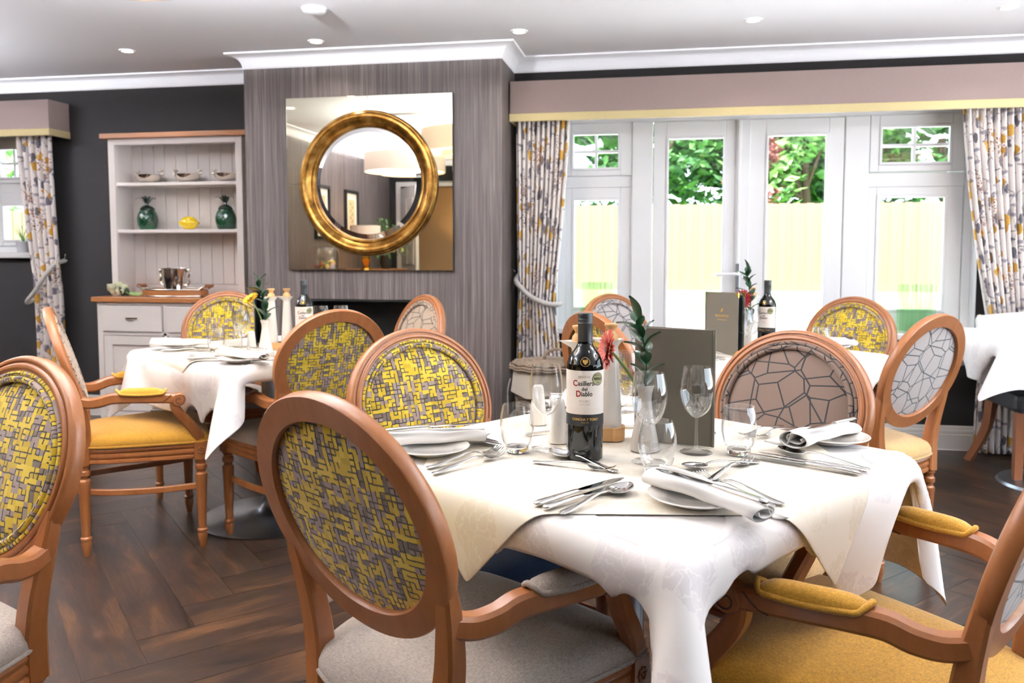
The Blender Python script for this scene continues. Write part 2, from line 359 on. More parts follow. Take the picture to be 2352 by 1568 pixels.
def m_grass():
    n = N('lawn_grass'); a = n.noise(n.tc(), 3, 6, .7)[0]; return n.bsdf(base=n.ramp(a, [(.3, srgb(96, 150, 66)), (.7, srgb(150, 196, 104))]), rough=.9)
GRASS = m_grass(); PAVE = plain('pale_paving', srgb(224, 222, 222), .8); FENCE = m_wood('fence_pine', srgb(138, 120, 104), srgb(118, 98, 82), .8, (10, 10, 1.5), 0)
def m_leafs(name, a, b):
    n = N(name); g = n('NewGeometry').outputs['Random Per Island']; return n.bsdf(base=n.mix(g, a, b), rough=.6, spec=.3)
FOL1 = m_leafs('hedge_leaves', srgb(30, 70, 40), srgb(92, 140, 70)); FOL2 = m_leafs('bright_leaves', srgb(70, 120, 60), srgb(150, 188, 110)); FOL3 = m_leafs('acer_leaves', srgb(90, 24, 36), srgb(214, 150, 140)); BARK = plain('bark', srgb(84, 66, 52), .9)
# ------------------------------------------------------------------ the room
YW, YC, CZ = 5.148, 4.738, 2.385
def struct(name, b, mat, label, cat, parent=None, smooth=0, bevel=0):
    o = b.obj(name, mat, parent, smooth, bevel=bevel)
    if not parent: tag(o, label, cat, kind='structure')
    return o
floor = struct('floor', MB().box(-6.4, 3.5, -1.3, 5.4, -.12, -.0045), GROUT, 'dark oak herringbone plank floor of the dining room', 'floor')
# herringbone planks, each its own piece
PW, PL, GAP = .170, 1.2, .0008
def clip(poly, x0, x1, y0, y1):
    for ax, lim, sg in ((0, x0, 1), (0, x1, -1), (1, y0, 1), (1, y1, -1)):
        out = []
        for i, p in enumerate(poly):
            q = poly[i - 1]; a = (q[ax] - lim) * sg; b_ = (p[ax] - lim) * sg
            if (a < 0) != (b_ < 0): t = a / (a - b_); out.append((q[0] + (p[0] - q[0]) * t, q[1] + (p[1] - q[1]) * t))
            if b_ >= 0: out.append(p)
        poly = out
        if len(poly) < 3: return []
    return poly
plank_me = MB().box(-PL / 2 + GAP, PL / 2 - GAP, -PW / 2 + GAP, PW / 2 - GAP, -.004, 0).mesh('plank', 0)
c45 = sqrt(.5)
for k in range(-4, 5):
    for i in range(-40, 41):
        for kind in (0, 1):
            if kind == 0: p, q, a = i * PW + PL / 2, i * PW + PW / 2, 45
            else: p, q, a = i * PW + PW / 2, (i + 1) * PW + PL / 2, 135
            p += k * PL; q -= k * PL
            X = (p - q) * c45 - 1.43; Y = (p + q) * c45 + 2.02
            ca, sa = cos(R(a)), sin(R(a)); hl, hw = PL / 2 - GAP, PW / 2 - GAP
            poly = [(X + ca * u - sa * w, Y + sa * u + ca * w) for u, w in ((-hl, -hw), (hl, -hw), (hl, hw), (-hl, hw))]
            if max(x for x, y in poly) < -3.6 and max(y for x, y in poly) < 2.2: continue
            cl = clip(poly, -6.2, 3.3, -1.1, YW)
            if len(cl) < 3: continue
            if len(cl) == 4 and max(hypot(c_[0] - d_[0], c_[1] - d_[1]) for c_, d_ in zip(sorted(cl), sorted(poly))) < 1e-5:
                link('plank', plank_me, FLOOR, floor, (X, Y, 0), R(a))
            else:
                loc = [((x - X) * ca + (y - Y) * sa, -(x - X) * sa + (y - Y) * ca) for x, y in cl]
                MB().prism(loc, -.004, 0).obj('plank', FLOOR, floor, 0, (X, Y, 0), R(a))
struct('ceiling', MB().box(-6.4, 3.5, -1.3, 5.6, CZ, CZ + .25), CEIL, 'flat white plaster ceiling over the room', 'ceiling')
T = .28
def wall_open(b, x0, x1, y0, y1, z0, z1, ops):
    """box wall along x with openings (xa, xb, za, zb)"""
    xs = sorted({x0, x1, *[o[0] for o in ops], *[o[1] for o in ops]})
    for a, c in zip(xs, xs[1:]):
        m = (a + c) / 2; cut = sorted((o[2], o[3]) for o in ops if o[0] < m < o[1]); z = z0
        for za, zb in cut:
            if za > z: b.box(a, c, y0, y1, z, za)
            z = max(z, zb)
        if z < z1: b.box(a, c, y0, y1, z, z1)
    return b
WX0, WX1 = -.66, 1.81
b = wall_open(MB(), -6.4, 3.5, YW, YW + T, 0, CZ, [(-5.9, -4.48, 1.13, 2.03), (WX0, -.13, .66, 2.03), (-.13, 1.15, .0, 2.03), (1.15, WX1, .66, 2.03)])
struct('wall_back', b, PAINT, 'dark grey painted wall with the windows and garden doors', 'wall')
# chimney breast with hearth opening
b = MB()
CX0, CX1 = -2.562, -.931; HX0, HX1, HZ = -2.204, -1.36, .88
b.box(CX0, HX0, YC, YW, 0, CZ); b.box(HX1, CX1, YC, YW, 0, CZ); b.box(HX0, HX1, YC, YW, HZ, CZ)
struct('wall_chimney', b, WALLPAPER, 'chimney breast papered in grey vertical stripes', 'wall')
b = MB(); b.box(HX0, HX1, YW - .05, YW - .001, 0, HZ); b.box(HX0, HX0 + .012, YC + .01, YW - .05, 0, HZ - .001); b.box(HX1 - .012, HX1, YC + .01, YW - .05, 0, HZ - .001); b.box(HX0 + .012, HX1 - .012, YC + .01, YW - .05, HZ - .013, HZ - .001)
o = struct('trim_1', b, BLACK, 'black lining inside the hearth opening', 'hearth')
struct('wall_right', wall_open(MB(), -1.1, YW, -.0, T, 0, CZ, [(-.70, 4.5, .55, 2.15)]).xf(Matrix.Translation((3.3, 0, 0)) @ Matrix(((0, 1, 0, 0), (1, 0, 0, 0), (0, 0, 1, 0), (0, 0, 0, 1)))), PAINT, 'dark grey side wall with a wide window', 'wall')
struct('wall_left', MB().box(-3.6 - .16, -3.6, -1.1, 2.2, 0, CZ), WALLPAPER, 'side wall in grey striped paper behind the sideboard', 'wall')
struct('wall_return', MB().box(-6.2, -3.76, 2.04, 2.2, 0, CZ), PAINT, 'dark grey return wall at the left', 'wall')
struct('wall_far_left', MB().box(-6.4, -6.2, 2.04, YW, 0, CZ), PAINT, 'dark grey end wall at the far left', 'wall')
b = wall_open(MB(), -3.6, 3.5, -1.3, -1.1, 0, CZ, [(-3.44, -2.6, 0, 2.03)]); struct('wall_front', b, PAINT, 'dark grey wall behind the camera with a doorway', 'wall')
# corridor seen through the doorway in the looking glass
b = MB(); b.box(-4.6, -1.2, -2.9, -2.75, 0, CZ); b.box(-4.75, -4.6, -2.9, -1.3, 0, CZ); b.box(-1.2, -1.05, -2.9, -1.3, 0, CZ); b.box(-4.6, -1.2, -2.75, -1.3, CZ, CZ + .1); b.box(-4.6, -1.2, -2.75, -1.3, -.12, 0)
struct('wall_corridor', b, CREAMWALL, 'cream painted corridor beyond the doorway', 'wall')
ROOM = [(-6.2, YW), (CX0, YW), (CX0, YC), (CX1, YC), (CX1, YW), (3.3, YW), (3.3, -1.1), (-3.6, -1.1), (-3.6, 2.2), (-6.2, 2.2)]
prof = [(0, 2.298), (.004, 2.303), (.006, 2.307)] + [(.006 + .076 * (1 - cos(t)), 2.307 + .068 * sin(t)) for t in np.linspace(.12, pi / 2, 9)] + [(.084, 2.377), (.086, CZ - .0005)]
struct('trim_2', mitre(ROOM, prof), CEIL, 'white plaster cornice around the ceiling', 'cornice', smooth=35)
bp = [(.001, .145), (.008, .143), (.011, .132), (.011, .122), (.015, .118), (.016, .102), (.012, .098), (.018, .094), (.018, .004), (.022, .001)]
struct('baseboard_back', mitre([(1.15, YW), (3.3, YW), (3.3, -1.1), (-2.6, -1.1)], bp, False), WHITE, 'white moulded skirting board along the window wall', 'skirting', smooth=30)
struct('baseboard_left', mitre([(-6.2, YW), (CX0, YW), (CX0, YC), (HX0, YC)], bp, False), WHITE, 'white moulded skirting board beside the dresser', 'skirting', smooth=30)
struct('baseboard_chimney', mitre([(HX1, YC), (CX1, YC), (CX1, YW), (-.13, YW)], bp, False), WHITE, 'white moulded skirting board round the chimney breast', 'skirting', smooth=30)
# ------------------------------------------------------------------ windows
def frame_rect(b, x0, x1, z0, z1, w, y0, y1):
    b.box(x0, x0 + w, y0, y1, z0, z1); b.box(x1 - w, x1, y0, y1, z0, z1); b.box(x0 + w, x1 - w, y0, y1, z0, z0 + w); b.box(x0 + w, x1 - w, y0, y1, z1 - w, z1)
def casement(parent, x0, x1, z0, z1, w, y0, y1, gx0, gx1, gz0, gz1, bars=False, door=False):
    """frame between the outer and glass rectangles, bead, pane and glazing bars"""
    b = MB(); b.box(x0, gx0, y0, y1, z0, z1); b.box(gx1, x1, y0, y1, z0, z1); b.box(gx0, gx1, y0, y1, z0, gz0); b.box(gx0, gx1, y0, y1, gz1, z1)
    s = b.obj('door_leaf' if door else 'sash', UPVC, parent, 0, bevel=.004)
    b = MB(); frame_rect(b, gx0, gx1, gz0, gz1, .016, y0 - .006, y0 + .02); b.obj('glazing_bead', UPVC, s, 0, bevel=.003)
    MB().box(gx0, gx1, (y0 + y1) / 2 - .01, (y0 + y1) / 2 + .01, gz0, gz1).obj('pane', PANE, s, 0)
    if bars:
        xm, zm = (gx0 + gx1) / 2, (gz0 + gz1) / 2
        b = MB(); b.box(xm - .009, xm + .009, (y0 + y1) / 2 - .014, (y0 + y1) / 2 + .014, gz0, gz1); b.obj('glazing_bar', UPVC, s, 0)
        b = MB(); b.box(gx0, gx1, (y0 + y1) / 2 - .0138, (y0 + y1) / 2 + .0138, zm - .009, zm + .009); b.obj('glazing_bar', UPVC, s, 0)
    return s
YF = 5.245
w2 = empty('window_2', (0, 0, 0), 0, 'wide white framed garden window with double doors in the middle', 'window', kind='structure')
b = MB()   # outer frame and posts
b.box(WX0, WX0 + .05, YF, YF + .08, .69, 2.03); b.box(WX1 - .05, WX1, YF, YF + .08, .69, 2.03); b.box(WX0 + .05, WX1 - .05, YF, YF + .08, 1.985, 2.03)
b.box(-.19, -.06, YF - .02, YF + .08, .0, 1.985); b.box(1.08, 1.22, YF - .02, YF + .08, .0, 1.985)
b.box(WX0 + .05, -.19, YF, YF + .08, 1.58, 1.655); b.box(1.22, WX1 - .05, YF, YF + .08, 1.56, 1.645)
b.box(WX0 + .05, -.19, YF, YF + .08, .69, .74); b.box(1.22, WX1 - .05, YF, YF + .08, .69, .74); b.box(-.06, 1.08, YF, YF + .08, 0, .03)
b.obj('outer_frame', UPVC, w2, 0, bevel=.006)
casement(w2, -.61, -.19, 1.655, 1.985, 0, YF - .012, YF + .06, -.575, -.262, 1.69, 1.928, True)
casement(w2, -.61, -.19, .74, 1.58, 0, YF + .004, YF + .06, -.57, -.262, .80, 1.515)
casement(w2, 1.225, 1.755, 1.65, 1.985, 0, YF - .012, YF + .06, 1.276, 1.68, 1.69, 1.925, True)
casement(w2, 1.225, 1.755, .74, 1.56, 0, YF + .004, YF + .06, 1.272, 1.668, .81, 1.512)
dl = casement(w2, -.056, .445, .03, 1.98, 0, YF - .015, YF + .055, .022, .386, .16, 1.888, door=True)
dr = casement(w2, .53, 1.076, .03, 1.98, 0, YF - .015, YF + .055, .622, .988, .16, 1.892, door=True)
b = MB(); b.box(.445, .53, YF - .03, YF + .055, .03, 1.98); b.box(.455, .475, YF - .04, YF - .03, .03, 1.98); b.obj('meeting_stile', UPVC, w2, 0, bevel=.004)
b = MB(); b.box(.452, .478, YF - .052, YF - .04, .87, 1.10); h = b.obj('door_handle', BRUSHED, w2, 0, bevel=.004)
MB().tube(ctrl([(.465, YF - .05, 1.035), (.465, YF - .09, 1.035), (.44, YF - .1, 1.035), (.33, YF - .1, 1.03)], 5), .010, 8).obj('lever', UPVC, h)
MB().tube([(.465, YF - .052, .905), (.465, YF - .06, .905)], .009, 10).obj('key_barrel', STEEL, h)
for nm, x0, x1 in (('trim_3', WX0 - .03, -.10), ('trim_4', 1.13, WX1 + .05)):
    struct(nm, MB().box(x0, x1, YW - .055, YF + .01, .655, .69), UPVC, 'white window sill %s of the garden doors' % ('left' if x0 < 0 else 'right'), 'window sill', bevel=.006)
b = MB()
for x0, x1 in ((WX0 - .0, WX0 + .004), (WX1 - .004, WX1)): b.box(x0, x1, YW, YF, .69, 2.03)
b.box(WX0, WX1, YW, YF, 2.026, 2.03); b.box(-.134, -.13, YW, YF, 0, .69); b.box(1.15, 1.154, YW, YF, 0, .69)
struct('trim_5', b, UPVC, 'white lining of the garden window reveal', 'reveal')
w1 = empty('window_1', (0, 0, 0), 0, 'white framed window at the far left behind the curtain', 'window', kind='structure')
b = MB(); frame_rect(b, -5.9, -4.48, 1.165, 2.03, .05, YF, YF + .08); b.box(-5.85, -4.53, YF, YF + .08, 1.6, 1.67); b.obj('outer_frame', UPVC, w1, 0, bevel=.005)
casement(w1, -5.2, -4.53, 1.67, 1.98, 0, YF - .012, YF + .06, -4.79, -4.56, 1.70, 1.93, True)
casement(w1, -5.2, -4.53, 1.215, 1.6, 0, YF - .012, YF + .06, -4.78, -4.56, 1.245, 1.52)
casement(w1, -5.85, -5.2, 1.215, 1.98, 0, YF - .012, YF + .06, -5.8, -5.25, 1.26, 1.93)
struct('trim_6', MB().box(-5.95, -4.43, YW - .05, YF + .01, 1.125, 1.165), UPVC, 'white window sill at the far left', 'window sill', bevel=.006)
w3 = empty('window_3', (0, 0, 0), 0, 'wide white window in the side wall', 'window', kind='structure')
b = MB()
for y in (-.70, .58, 1.86, 3.14, 4.44): b.box(3.36, 3.44, y, y + .06, .55, 2.15)
b.box(3.36, 3.44, -.7, 4.5, .55, .61); b.box(3.36, 3.44, -.7, 4.5, 2.09, 2.15); b.obj('outer_frame', UPVC, w3, 0)
for y in (-.64, .64, 1.92, 3.2): MB().box(3.39, 3.41, y, y + 1.22, .61, 2.09).obj('pane', PANE, w3, 0)
portal(.57, YF + .12, 1.1, 2.46, 2.0, R(180)).rotation_euler = (R(-90), 0, 0)
portal(-5.19, YF + .12, 1.58, 1.42, .9, 0).rotation_euler = (R(-90), 0, 0)
o = portal(3.5, 1.9, 1.35, 1.6, 5.2, 0); o.rotation_euler = (0, R(90), 0)
# door standing open behind the camera
d = empty('door_1', (-3.44, -1.12, 0), R(58), 'white panelled door standing open in the doorway', 'door', kind='structure')
b = MB(); b.box(0, .78, -.02, .02, .005, 2.0); dleaf = b.obj('door_leaf', WHITE, d, 0, bevel=.003)
for (x0, x1) in ((.1, .36), (.43, .69)):
    for (z0, z1) in ((.2, .85), (1.0, 1.45), (1.55, 1.85)): MB().box(x0, x1, .0201, .032, z0, z1).obj('panel', WHITE, dleaf, 0, bevel=.01)
b = MB(); b.box(-3.5, -3.44, -1.12, -1.075, 0, 2.09); b.box(-2.6, -2.54, -1.12, -1.075, 0, 2.09); b.box(-3.44, -2.6, -1.12, -1.075, 2.03, 2.09); struct('trim_7', b, WHITE, 'white architrave around the doorway', 'architrave')
# ------------------------------------------------------------------ ceiling fittings
def downlight(x, y, label):
    d = empty('downlight', (x, y, CZ), 0, label, 'downlight', 'recessed ceiling downlights')
    MB().lathe([(.031, .0), (.034, -.006), (.046, -.004), (.048, .0)], 28).obj('trim_ring', CEIL, d)
    MB().lathe([(0, -.0025), (.031, -.0025), (.031, -.0005)], 24).obj('lens', LED, d)
    l = bpy.data.lights.new('lamp', 'SPOT'); l.energy = DL_E; l.color = (1, .92, .85); l.spot_size = R(125); l.spot_blend = .8; l.shadow_soft_size = .04
    o = bpy.data.objects.new('lamp', l); COL.objects.link(o); o.parent = d; o.location = (0, 0, -.012)
DL_E = 9
row = [('far left, over the dresser', -3.19), ('left above the chimney cornice', -1.977), ('over the right end of the chimney breast', -.786), ('above the middle of the garden doors', .458), ('above the right curtain', 1.678)]
for nm, x in row: downlight(x, 4.5, 'small round recessed downlight ' + nm)
for j, y in enumerate((2.9, 1.4, -.1)):
    for i, x in enumerate((-3.1, -1.9, -.7, .5, 1.7, 2.8)):
        if j and i == 0: continue
        downlight(x, y, 'recessed downlight in row %s of the ceiling, %s from the left' % (('second', 'third', 'fourth')[j], ('first', 'second', 'third', 'fourth', 'fifth', 'sixth')[i]))
d = empty('smoke_detector', (-1.72, 3.90, CZ), 0, 'white round smoke detector on the ceiling at the top edge', 'smoke detector')
MB().lathe([(.058, 0), (.058, -.012), (.05, -.022), (.03, -.028), (0, -.028)], 28).obj('body', CEIL, d)
MB().lathe([(.062, -.0), (.064, -.005), (.06, -.007)], 28).obj('base_ring', CEIL, d)
d = empty('air_vent', (-2.35, 2.2, CZ), 0, 'square white ceiling air vent', 'vent')
for k in range(4):
    b = MB(); s = .26 - k * .06; frame_rect(b, -s, s, -s, s, .03, -.02 + k * .004, -.002); b.xf(Matrix(((1, 0, 0, 0), (0, 0, 1, 0), (0, 1, 0, 0), (0, 0, 0, 1)))); b.obj('louvre', CEIL, d, 0)
def pendant(x, y, label, PU_E=260):
    p = empty('pendant_light', (x, y, CZ), 0, label, 'pendant light')
    for nm, r, z0, z1 in (('outer_shade', .45, -.33, -.13), ('inner_shade', .27, -.36, -.27)):
        MB().lathe([(r, z0), (r, z1), (r - .006, z1), (r - .006, z0)], 64, closed=True).obj(nm, SHADE, p, 40)
    MB().lathe([(.0, -.318), (.262, -.318), (.262, -.312)], 48).obj('diffuser', SHADEGLOW, p)
    MB().lathe([(.276, -.312), (.444, -.312)], 48).obj('ring_diffuser', SHADEGLOW, p)
    for k in range(3): MB().tube([(.0, 0, -.004), (.4 * cos(k * 2.09), .4 * sin(k * 2.09), -.08)], .002, 5).obj('wire', CHROME, p)
    MB().lathe([(.06, 0), (.06, -.02), (0, -.02)], 24).obj('ceiling_rose', WHITE, p)
    for z, e in ((-.2, PU_E),):
        l = bpy.data.lights.new('lamp', 'POINT'); l.energy = e; l.color = (.86, .91, 1); l.shadow_soft_size = .08
        o = bpy.data.objects.new('lamp', l); COL.objects.link(o); o.parent = p; o.location = (0, 0, z)
PD_E = 8
pendant(-2.85, .55, 'double drum pendant light near the sideboard')
pendant(2.1, 2.2, 'added unseen double drum pendant brightening the ceiling toward the side window', 640); pendant(-1.7, 2.2, 'added unseen double drum pendant brightening the ceiling between the tables', 860); pendant(-4.9, 3.2, 'added unseen double drum pendant brightening the far left end of the room', 680)  # unseen pendants added to brighten the ceiling
# ------------------------------------------------------------------ pelmets and curtains
def pelmet(x0, x1, label):
    e = empty('pelmet', ((x0 + x1) / 2, YW, 1.965), 0, label, 'pelmet', 'fabric covered pelmets'); h = (x1 - x0) / 2
    b = MB(); b.box(-h, h, -.2, -.185, .047, .242); b.box(-h, -h + .015, -.185, -.001, .047, .242); b.box(h - .015, h, -.185, -.001, .047, .242); b.box(-h + .015, h - .015, -.185, -.001, .228, .242)
    b.obj('box_front', MAUVE, e, 0, bevel=.003)
    b = MB(); b.box(-h - .004, h + .004, -.206, -.184, 0, .047); b.box(-h - .004, -h + .015, -.184, -.001, 0, .047); b.box(h - .015, h + .004, -.184, -.001, 0, .047)
    b.obj('lower_band', CREAMB, e, 0, bevel=.003)
pelmet(-.922, 2.7, 'long mauve pelmet with cream band over the garden doors'); pelmet(-6.19, -4.12, 'mauve pelmet with cream band over the far left window')
def curtain(name, xa, xb, y, ztop, zbot, ztie, txa, txb, bxa, bxb, n, label, amp=.035, flip=1, lean=0):
    def wid(v):
        z = ztop + (zbot - ztop) * v
        if z >= ztie:
            t = (ztop - z) / (ztop - ztie); s = t ** 1.35; return xa + (txa - xa) * s, xb + (txb - xb) * s, z
        t = (ztie - z) / (ztie - zbot); s = 1 - (1 - t) ** 2.2; return txa + (bxa - txa) * s, txb + (bxb - txb) * s, z
    rnd = random.Random(name + label); ph = [rnd.uniform(-.5, .5) for _ in range(n + 2)]; am = [rnd.uniform(.7, 1.25) for _ in range(n + 2)]
    NU = n * 10 + 1; NV = 70; uvs = []
    def fn(u, v):
        a, c, z = wid(v); k = u * n; i = min(int(k), n - 1); f = k - i
        p = 2 * pi * (k + .22 * (ph[i] * (1 - f) + ph[i + 1] * f)); A = amp * (am[i] * (1 - f) + am[i + 1] * f)
        sq = (c - a) / (xb - xa); yy = y + A * sin(p) * (1.15 - .35 * min(1, sq)); xx = a + (c - a) * u + .006 * cos(p) * sq
        if z < ztie: yy += .012 * sin(3 * u * pi + v * 9)
        uvs.append(((u * n * .085), z)); return (xx, yy, z)
    b = MB().grid(fn, NU, NV); e = empty('curtain', ((xa + xb) / 2, y, zbot), 0, label, 'curtain', 'floral curtains')
    for i, q in enumerate(b.v): b.v[i] = (q[0] - e.location.x, q[1] - y, q[2] - zbot)
    o = b.obj('curtain_panel', FLORAL, e, 80, uv=uvs); s = o.modifiers.new('thick', 'SOLIDIFY'); s.thickness = .004
    return e, wid
def rope(e, pts, r=.016):
    path = ctrl(pts, 30); o = None; b = MB(); L = 0; P = [Vector(p) for p in path]
    ds = [0]
    for a, c in zip(P, P[1:]): ds.append(ds[-1] + (c - a).length)
    for k in range(3):
        pp = []
        for i, p in enumerate(P):
            d = (P[min(i + 1, len(P) - 1)] - P[max(i - 1, 0)]).normalized(); s = d.cross(Vector((0, 1, 0))); s.normalize(); u = s.cross(d); a = ds[i] * 190 + k * 2.0944
            pp.append(p + (s * cos(a) + u * sin(a)) * r * .56)
        b.tube(pp, r * .5, 6)
    return b.obj('rope_tieback', ROPE, e, 60)
def hook(e, x, y, z, sx):
    b = MB().tube(ctrl([(x, y, z), (x + sx * .0, y - .05, z), (x + sx * .02, y - .07, z + .02)], 5), .005, 7); b.sphere((x + sx * .022, y - .072, z + .026), .009, 10, 8); b.obj('hook', CHROME, e)
e, _ = curtain('curtain', -.9, -.565, 5.03, 1.99, .02, .86, -.885, -.655, -.90, -.60, 11, 'floral curtain tied back beside the chimney breast')
ex, ey, ez = e.location
rope(e, [(-.90 - ex, 5.12 - ey, 1.02 - ez), (-.885 - ex, 4.985 - ey, .98 - ez), (-.80 - ex, 4.955 - ey, .90 - ez), (-.70 - ex, 4.955 - ey, .855 - ez), (-.635 - ex, 4.99 - ey, .845 - ez), (-.62 - ex, 5.06 - ey, .85 - ez)])
hook(e, -.915 - ex, 5.13 - ey, 1.05 - ez, -1)
e, _ = curtain('curtain', 1.665, 2.25, 5.03, 1.99, .02, .80, 1.83, 2.22, 1.79, 2.3, 16, 'floral curtain tied back right of the garden doors')
ex, ey, ez = e.location
rope(e, [(1.80 - ex, 5.06 - ey, .80 - ez), (1.83 - ex, 4.985 - ey, .785 - ez), (1.93 - ex, 4.95 - ey, .80 - ez), (2.04 - ex, 4.955 - ey, .88 - ez), (2.12 - ex, 4.985 - ey, 1.0 - ez), (2.26 - ex, 5.12 - ey, 1.05 - ez)])
e, _ = curtain('curtain', -4.47, -4.17, 5.03, 1.99, .02, .95, -4.36, -4.14, -4.37, -4.13, 6, 'narrow floral curtain tied back at the far left window', .04)
ex, ey, ez = e.location
rope(e, [(-4.38 - ex, 5.05 - ey, .83 - ez), (-4.37 - ex, 4.975 - ey, .82 - ez), (-4.28 - ex, 4.95 - ey, .90 - ez), (-4.20 - ex, 4.955 - ey, 1.01 - ez), (-4.165 - ex, 5.0 - ey, 1.08 - ez), (-4.165 - ex, 5.11 - ey, 1.11 - ez)])
hook(e, -4.15 - ex, 5.14 - ey, 1.12 - ez, 1)
# ------------------------------------------------------------------ mirror over the hearth
mi = empty('wall_mirror', (-1.747, YC, 1.06), 0, 'square bronzed wall mirror with a round gilt frame over the hearth', 'mirror')
MB().box(-.525, .525, -.022, -.001, 0, 1.047).obj('backing_board', BLACK, mi, 0)
for sx in (0, 1):
    for sz in (0, 1):
        x0 = -.525 + .5255 * sx; z0 = .5235 * sz + (.0005 if sz else 0)
        MB().box(x0, x0 + .5245, -.03, -.022, z0, z0 + .523).obj('mirror_tile', TINTMIR, mi, 0, bevel=.0015)
ring = [(.34, -.033), (.338, -.045), (.342, -.052), (.352, -.056), (.358, -.052), (.364, -.056), (.380, -.074), (.398, -.082), (.414, -.078), (.422, -.066), (.426, -.066), (.432, -.058), (.436, -.045), (.434, -.0305)]
def ringmesh(prof, cz, n=96):
    b = MB().lathe([(r, -y) for r, y in prof], n); M = Matrix(((1, 0, 0, 0), (0, 0, -1, 0), (0, 1, 0, cz), (0, 0, 0, 1))); return b.xf(M)
fr = ringmesh([(r, y) for r, y in ring], .523).obj('round_gilt_frame', GILT, mi, 40)
ringmesh([(0, -.040), (.305, -.040), (.342, -.034), (.342, -.031)], .523).obj('round_mirror', MIRROR, mi, 5)
# ------------------------------------------------------------------ dresser
dr_ = empty('dresser', (-3.14, 5.12, 0), R(-.0), 'tall white painted dresser with oak top and open shelves', 'dresser')
def dpart(name, b, mat, par=None, bevel=.003): 
    for i, q in enumerate(b.v): b.v[i] = (q[0] + 3.14, q[1] - 5.12, q[2])
    return b.obj(name, mat, par or dr_, 0, bevel=bevel)
DX0, DX1 = -3.63, -2.65; FB, FU = 4.725, 4.87
b = MB(); b.box(DX0, DX0 + .04, FB, 5.12, .1, .846); b.box(DX1 - .04, DX1, FB, 5.12, .1, .846); b.box(DX0 + .04, DX1 - .04, 5.1, 5.12, .1, .846); b.box(DX0 + .04, DX1 - .04, FB, FB + .03, .826, .846); b.box(DX0 + .04, DX1 - .04, FB, FB + .03, .628, .65); b.box(DX0 + .04, DX1 - .04, FB, FB + .03, .1, .128); b.box(-3.155, -3.13, FB, FB + .03, .128, .826)
b.box(DX0 + .04, DX1 - .04, FB + .04, 5.1, .1, .128); dpart('base_carcass', b, DRESSW)
for x in (DX0, DX1 - .05):
    for y in (FB, 5.06): dpart('foot', MB().box(x, x + .05, y, y + .05, 0, .1), DRESSW)
for x0, x1 in ((-3.59, -3.157), (-3.128, -2.69)):
    d = dpart('drawer', MB().box(x0 + .004, x1 - .004, FB - .012, FB + .02, .654, .822), DRESSW)
    xm = (x0 + x1) / 2 + 3.14
    MB().sweep(ctrl([(xm - .04, FB - 5.12 - .014, .742), (xm - .02, FB - 5.12 - .03, .742), (xm + .02, FB - 5.12 - .03, .742), (xm + .04, FB - 5.12 - .014, .742)], 5), rect(.007, .009)).obj('handle', BRASS, d)
    b = MB(); x0 += .006; x1 -= .006; frame_rect(b, x0, x1, .132, .624, .058, FB - .004, FB + .02); b.box(x0 + .058, x1 - .058, FB + .008, FB + .016, .19, .566); dd = dpart('cupboard_door', b, DRESSW)
dpart('worktop', MB().box(-3.655, -2.625, 4.70, 5.12, .846, .878), OAK, bevel=.004)
b = MB(); b.box(DX0 + .01, DX0 + .055, FU, FU + .025, .878, 1.915); b.box(DX1 - .055, DX1 - .01, FU, FU + .025, .878, 1.915); b.box(DX0 + .055, DX1 - .055, FU, FU + .025, 1.875, 1.915)
b.box(DX0 + .01, DX0 + .03, FU + .025, 5.1, .878, 1.915); b.box(DX1 - .03, DX1 - .01, FU + .025, 5.1, .878, 1.915); b.box(DX0 + .03, DX1 - .03, FU + .025, 5.1, 1.895, 1.915); dpart('upper_case', b, DRESSW, bevel=.002)
for z in (1.628, 1.318): dpart('shelf', MB().box(DX0 + .03, DX1 - .03, FU + .012, 5.085, z - .022, z), DRESSW)
nb = 11; bw = (DX1 - DX0 - .06) / nb
for k in range(nb): dpart('back_board', MB().box(DX0 + .03 + k * bw + .0015, DX0 + .03 + (k + 1) * bw - .0015, 5.085, 5.098, .95, 1.895), DRESSW, bevel=.002)
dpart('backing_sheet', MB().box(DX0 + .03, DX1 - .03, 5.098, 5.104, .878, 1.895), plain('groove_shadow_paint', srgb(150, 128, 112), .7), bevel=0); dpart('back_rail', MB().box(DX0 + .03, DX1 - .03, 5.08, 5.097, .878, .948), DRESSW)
dpart('top_board', MB().box(-3.66, -2.62, 4.84, 5.12, 1.915, 1.948), OAK, bevel=.003)
# shelf ornaments
def bowl(x, y, z, label):
    e = empty('stag_bowl', (x, y, z), 0, label, 'bowl', 'silver stag bowls on the top shelf'); e.scale = (.76,) * 3
    MB().lathe([(0, .002), (.05, .0), (.075, .012), (.1, .04), (.112, .075), (.109, .076), (.097, .043), (.073, .016), (.045, .006), (0, .006)], 40).obj('bowl_body', SILVER, e, 40)
    for s in (-1, 1):
        b = MB(); b.sphere((s * .128, 0, .082), .013, 10, 8, (1.7, .8, .9)); b.tube(ctrl([(s * .108, 0, .07), (s * .116, 0, .078), (s * .126, 0, .083)], 4), .008, 7); h = b.obj('stag_head', SILVER, e)
        for t in (-1, 1):
            b = MB(); b.tube(ctrl([(s * .118, t * .008, .09), (s * .112, t * .02, .108), (s * .12, t * .026, .122)], 4), .003, 5); b.tube([(s * .113, t * .018, .106), (s * .126, t * .02, .116)], .0024, 5); b.tube([(s * .114, t * .016, .1), (s * .1, t * .024, .112)], .0024, 5); b.obj('antler', SILVER, h)
for x, l in ((-3.40, 'leftmost silver bowl with stag handles on the top shelf'), (-3.115, 'middle silver bowl with stag handles on the top shelf'), (-2.83, 'rightmost silver bowl with stag handles, partly behind the dresser upright')): bowl(x, 4.985, 1.628, l)
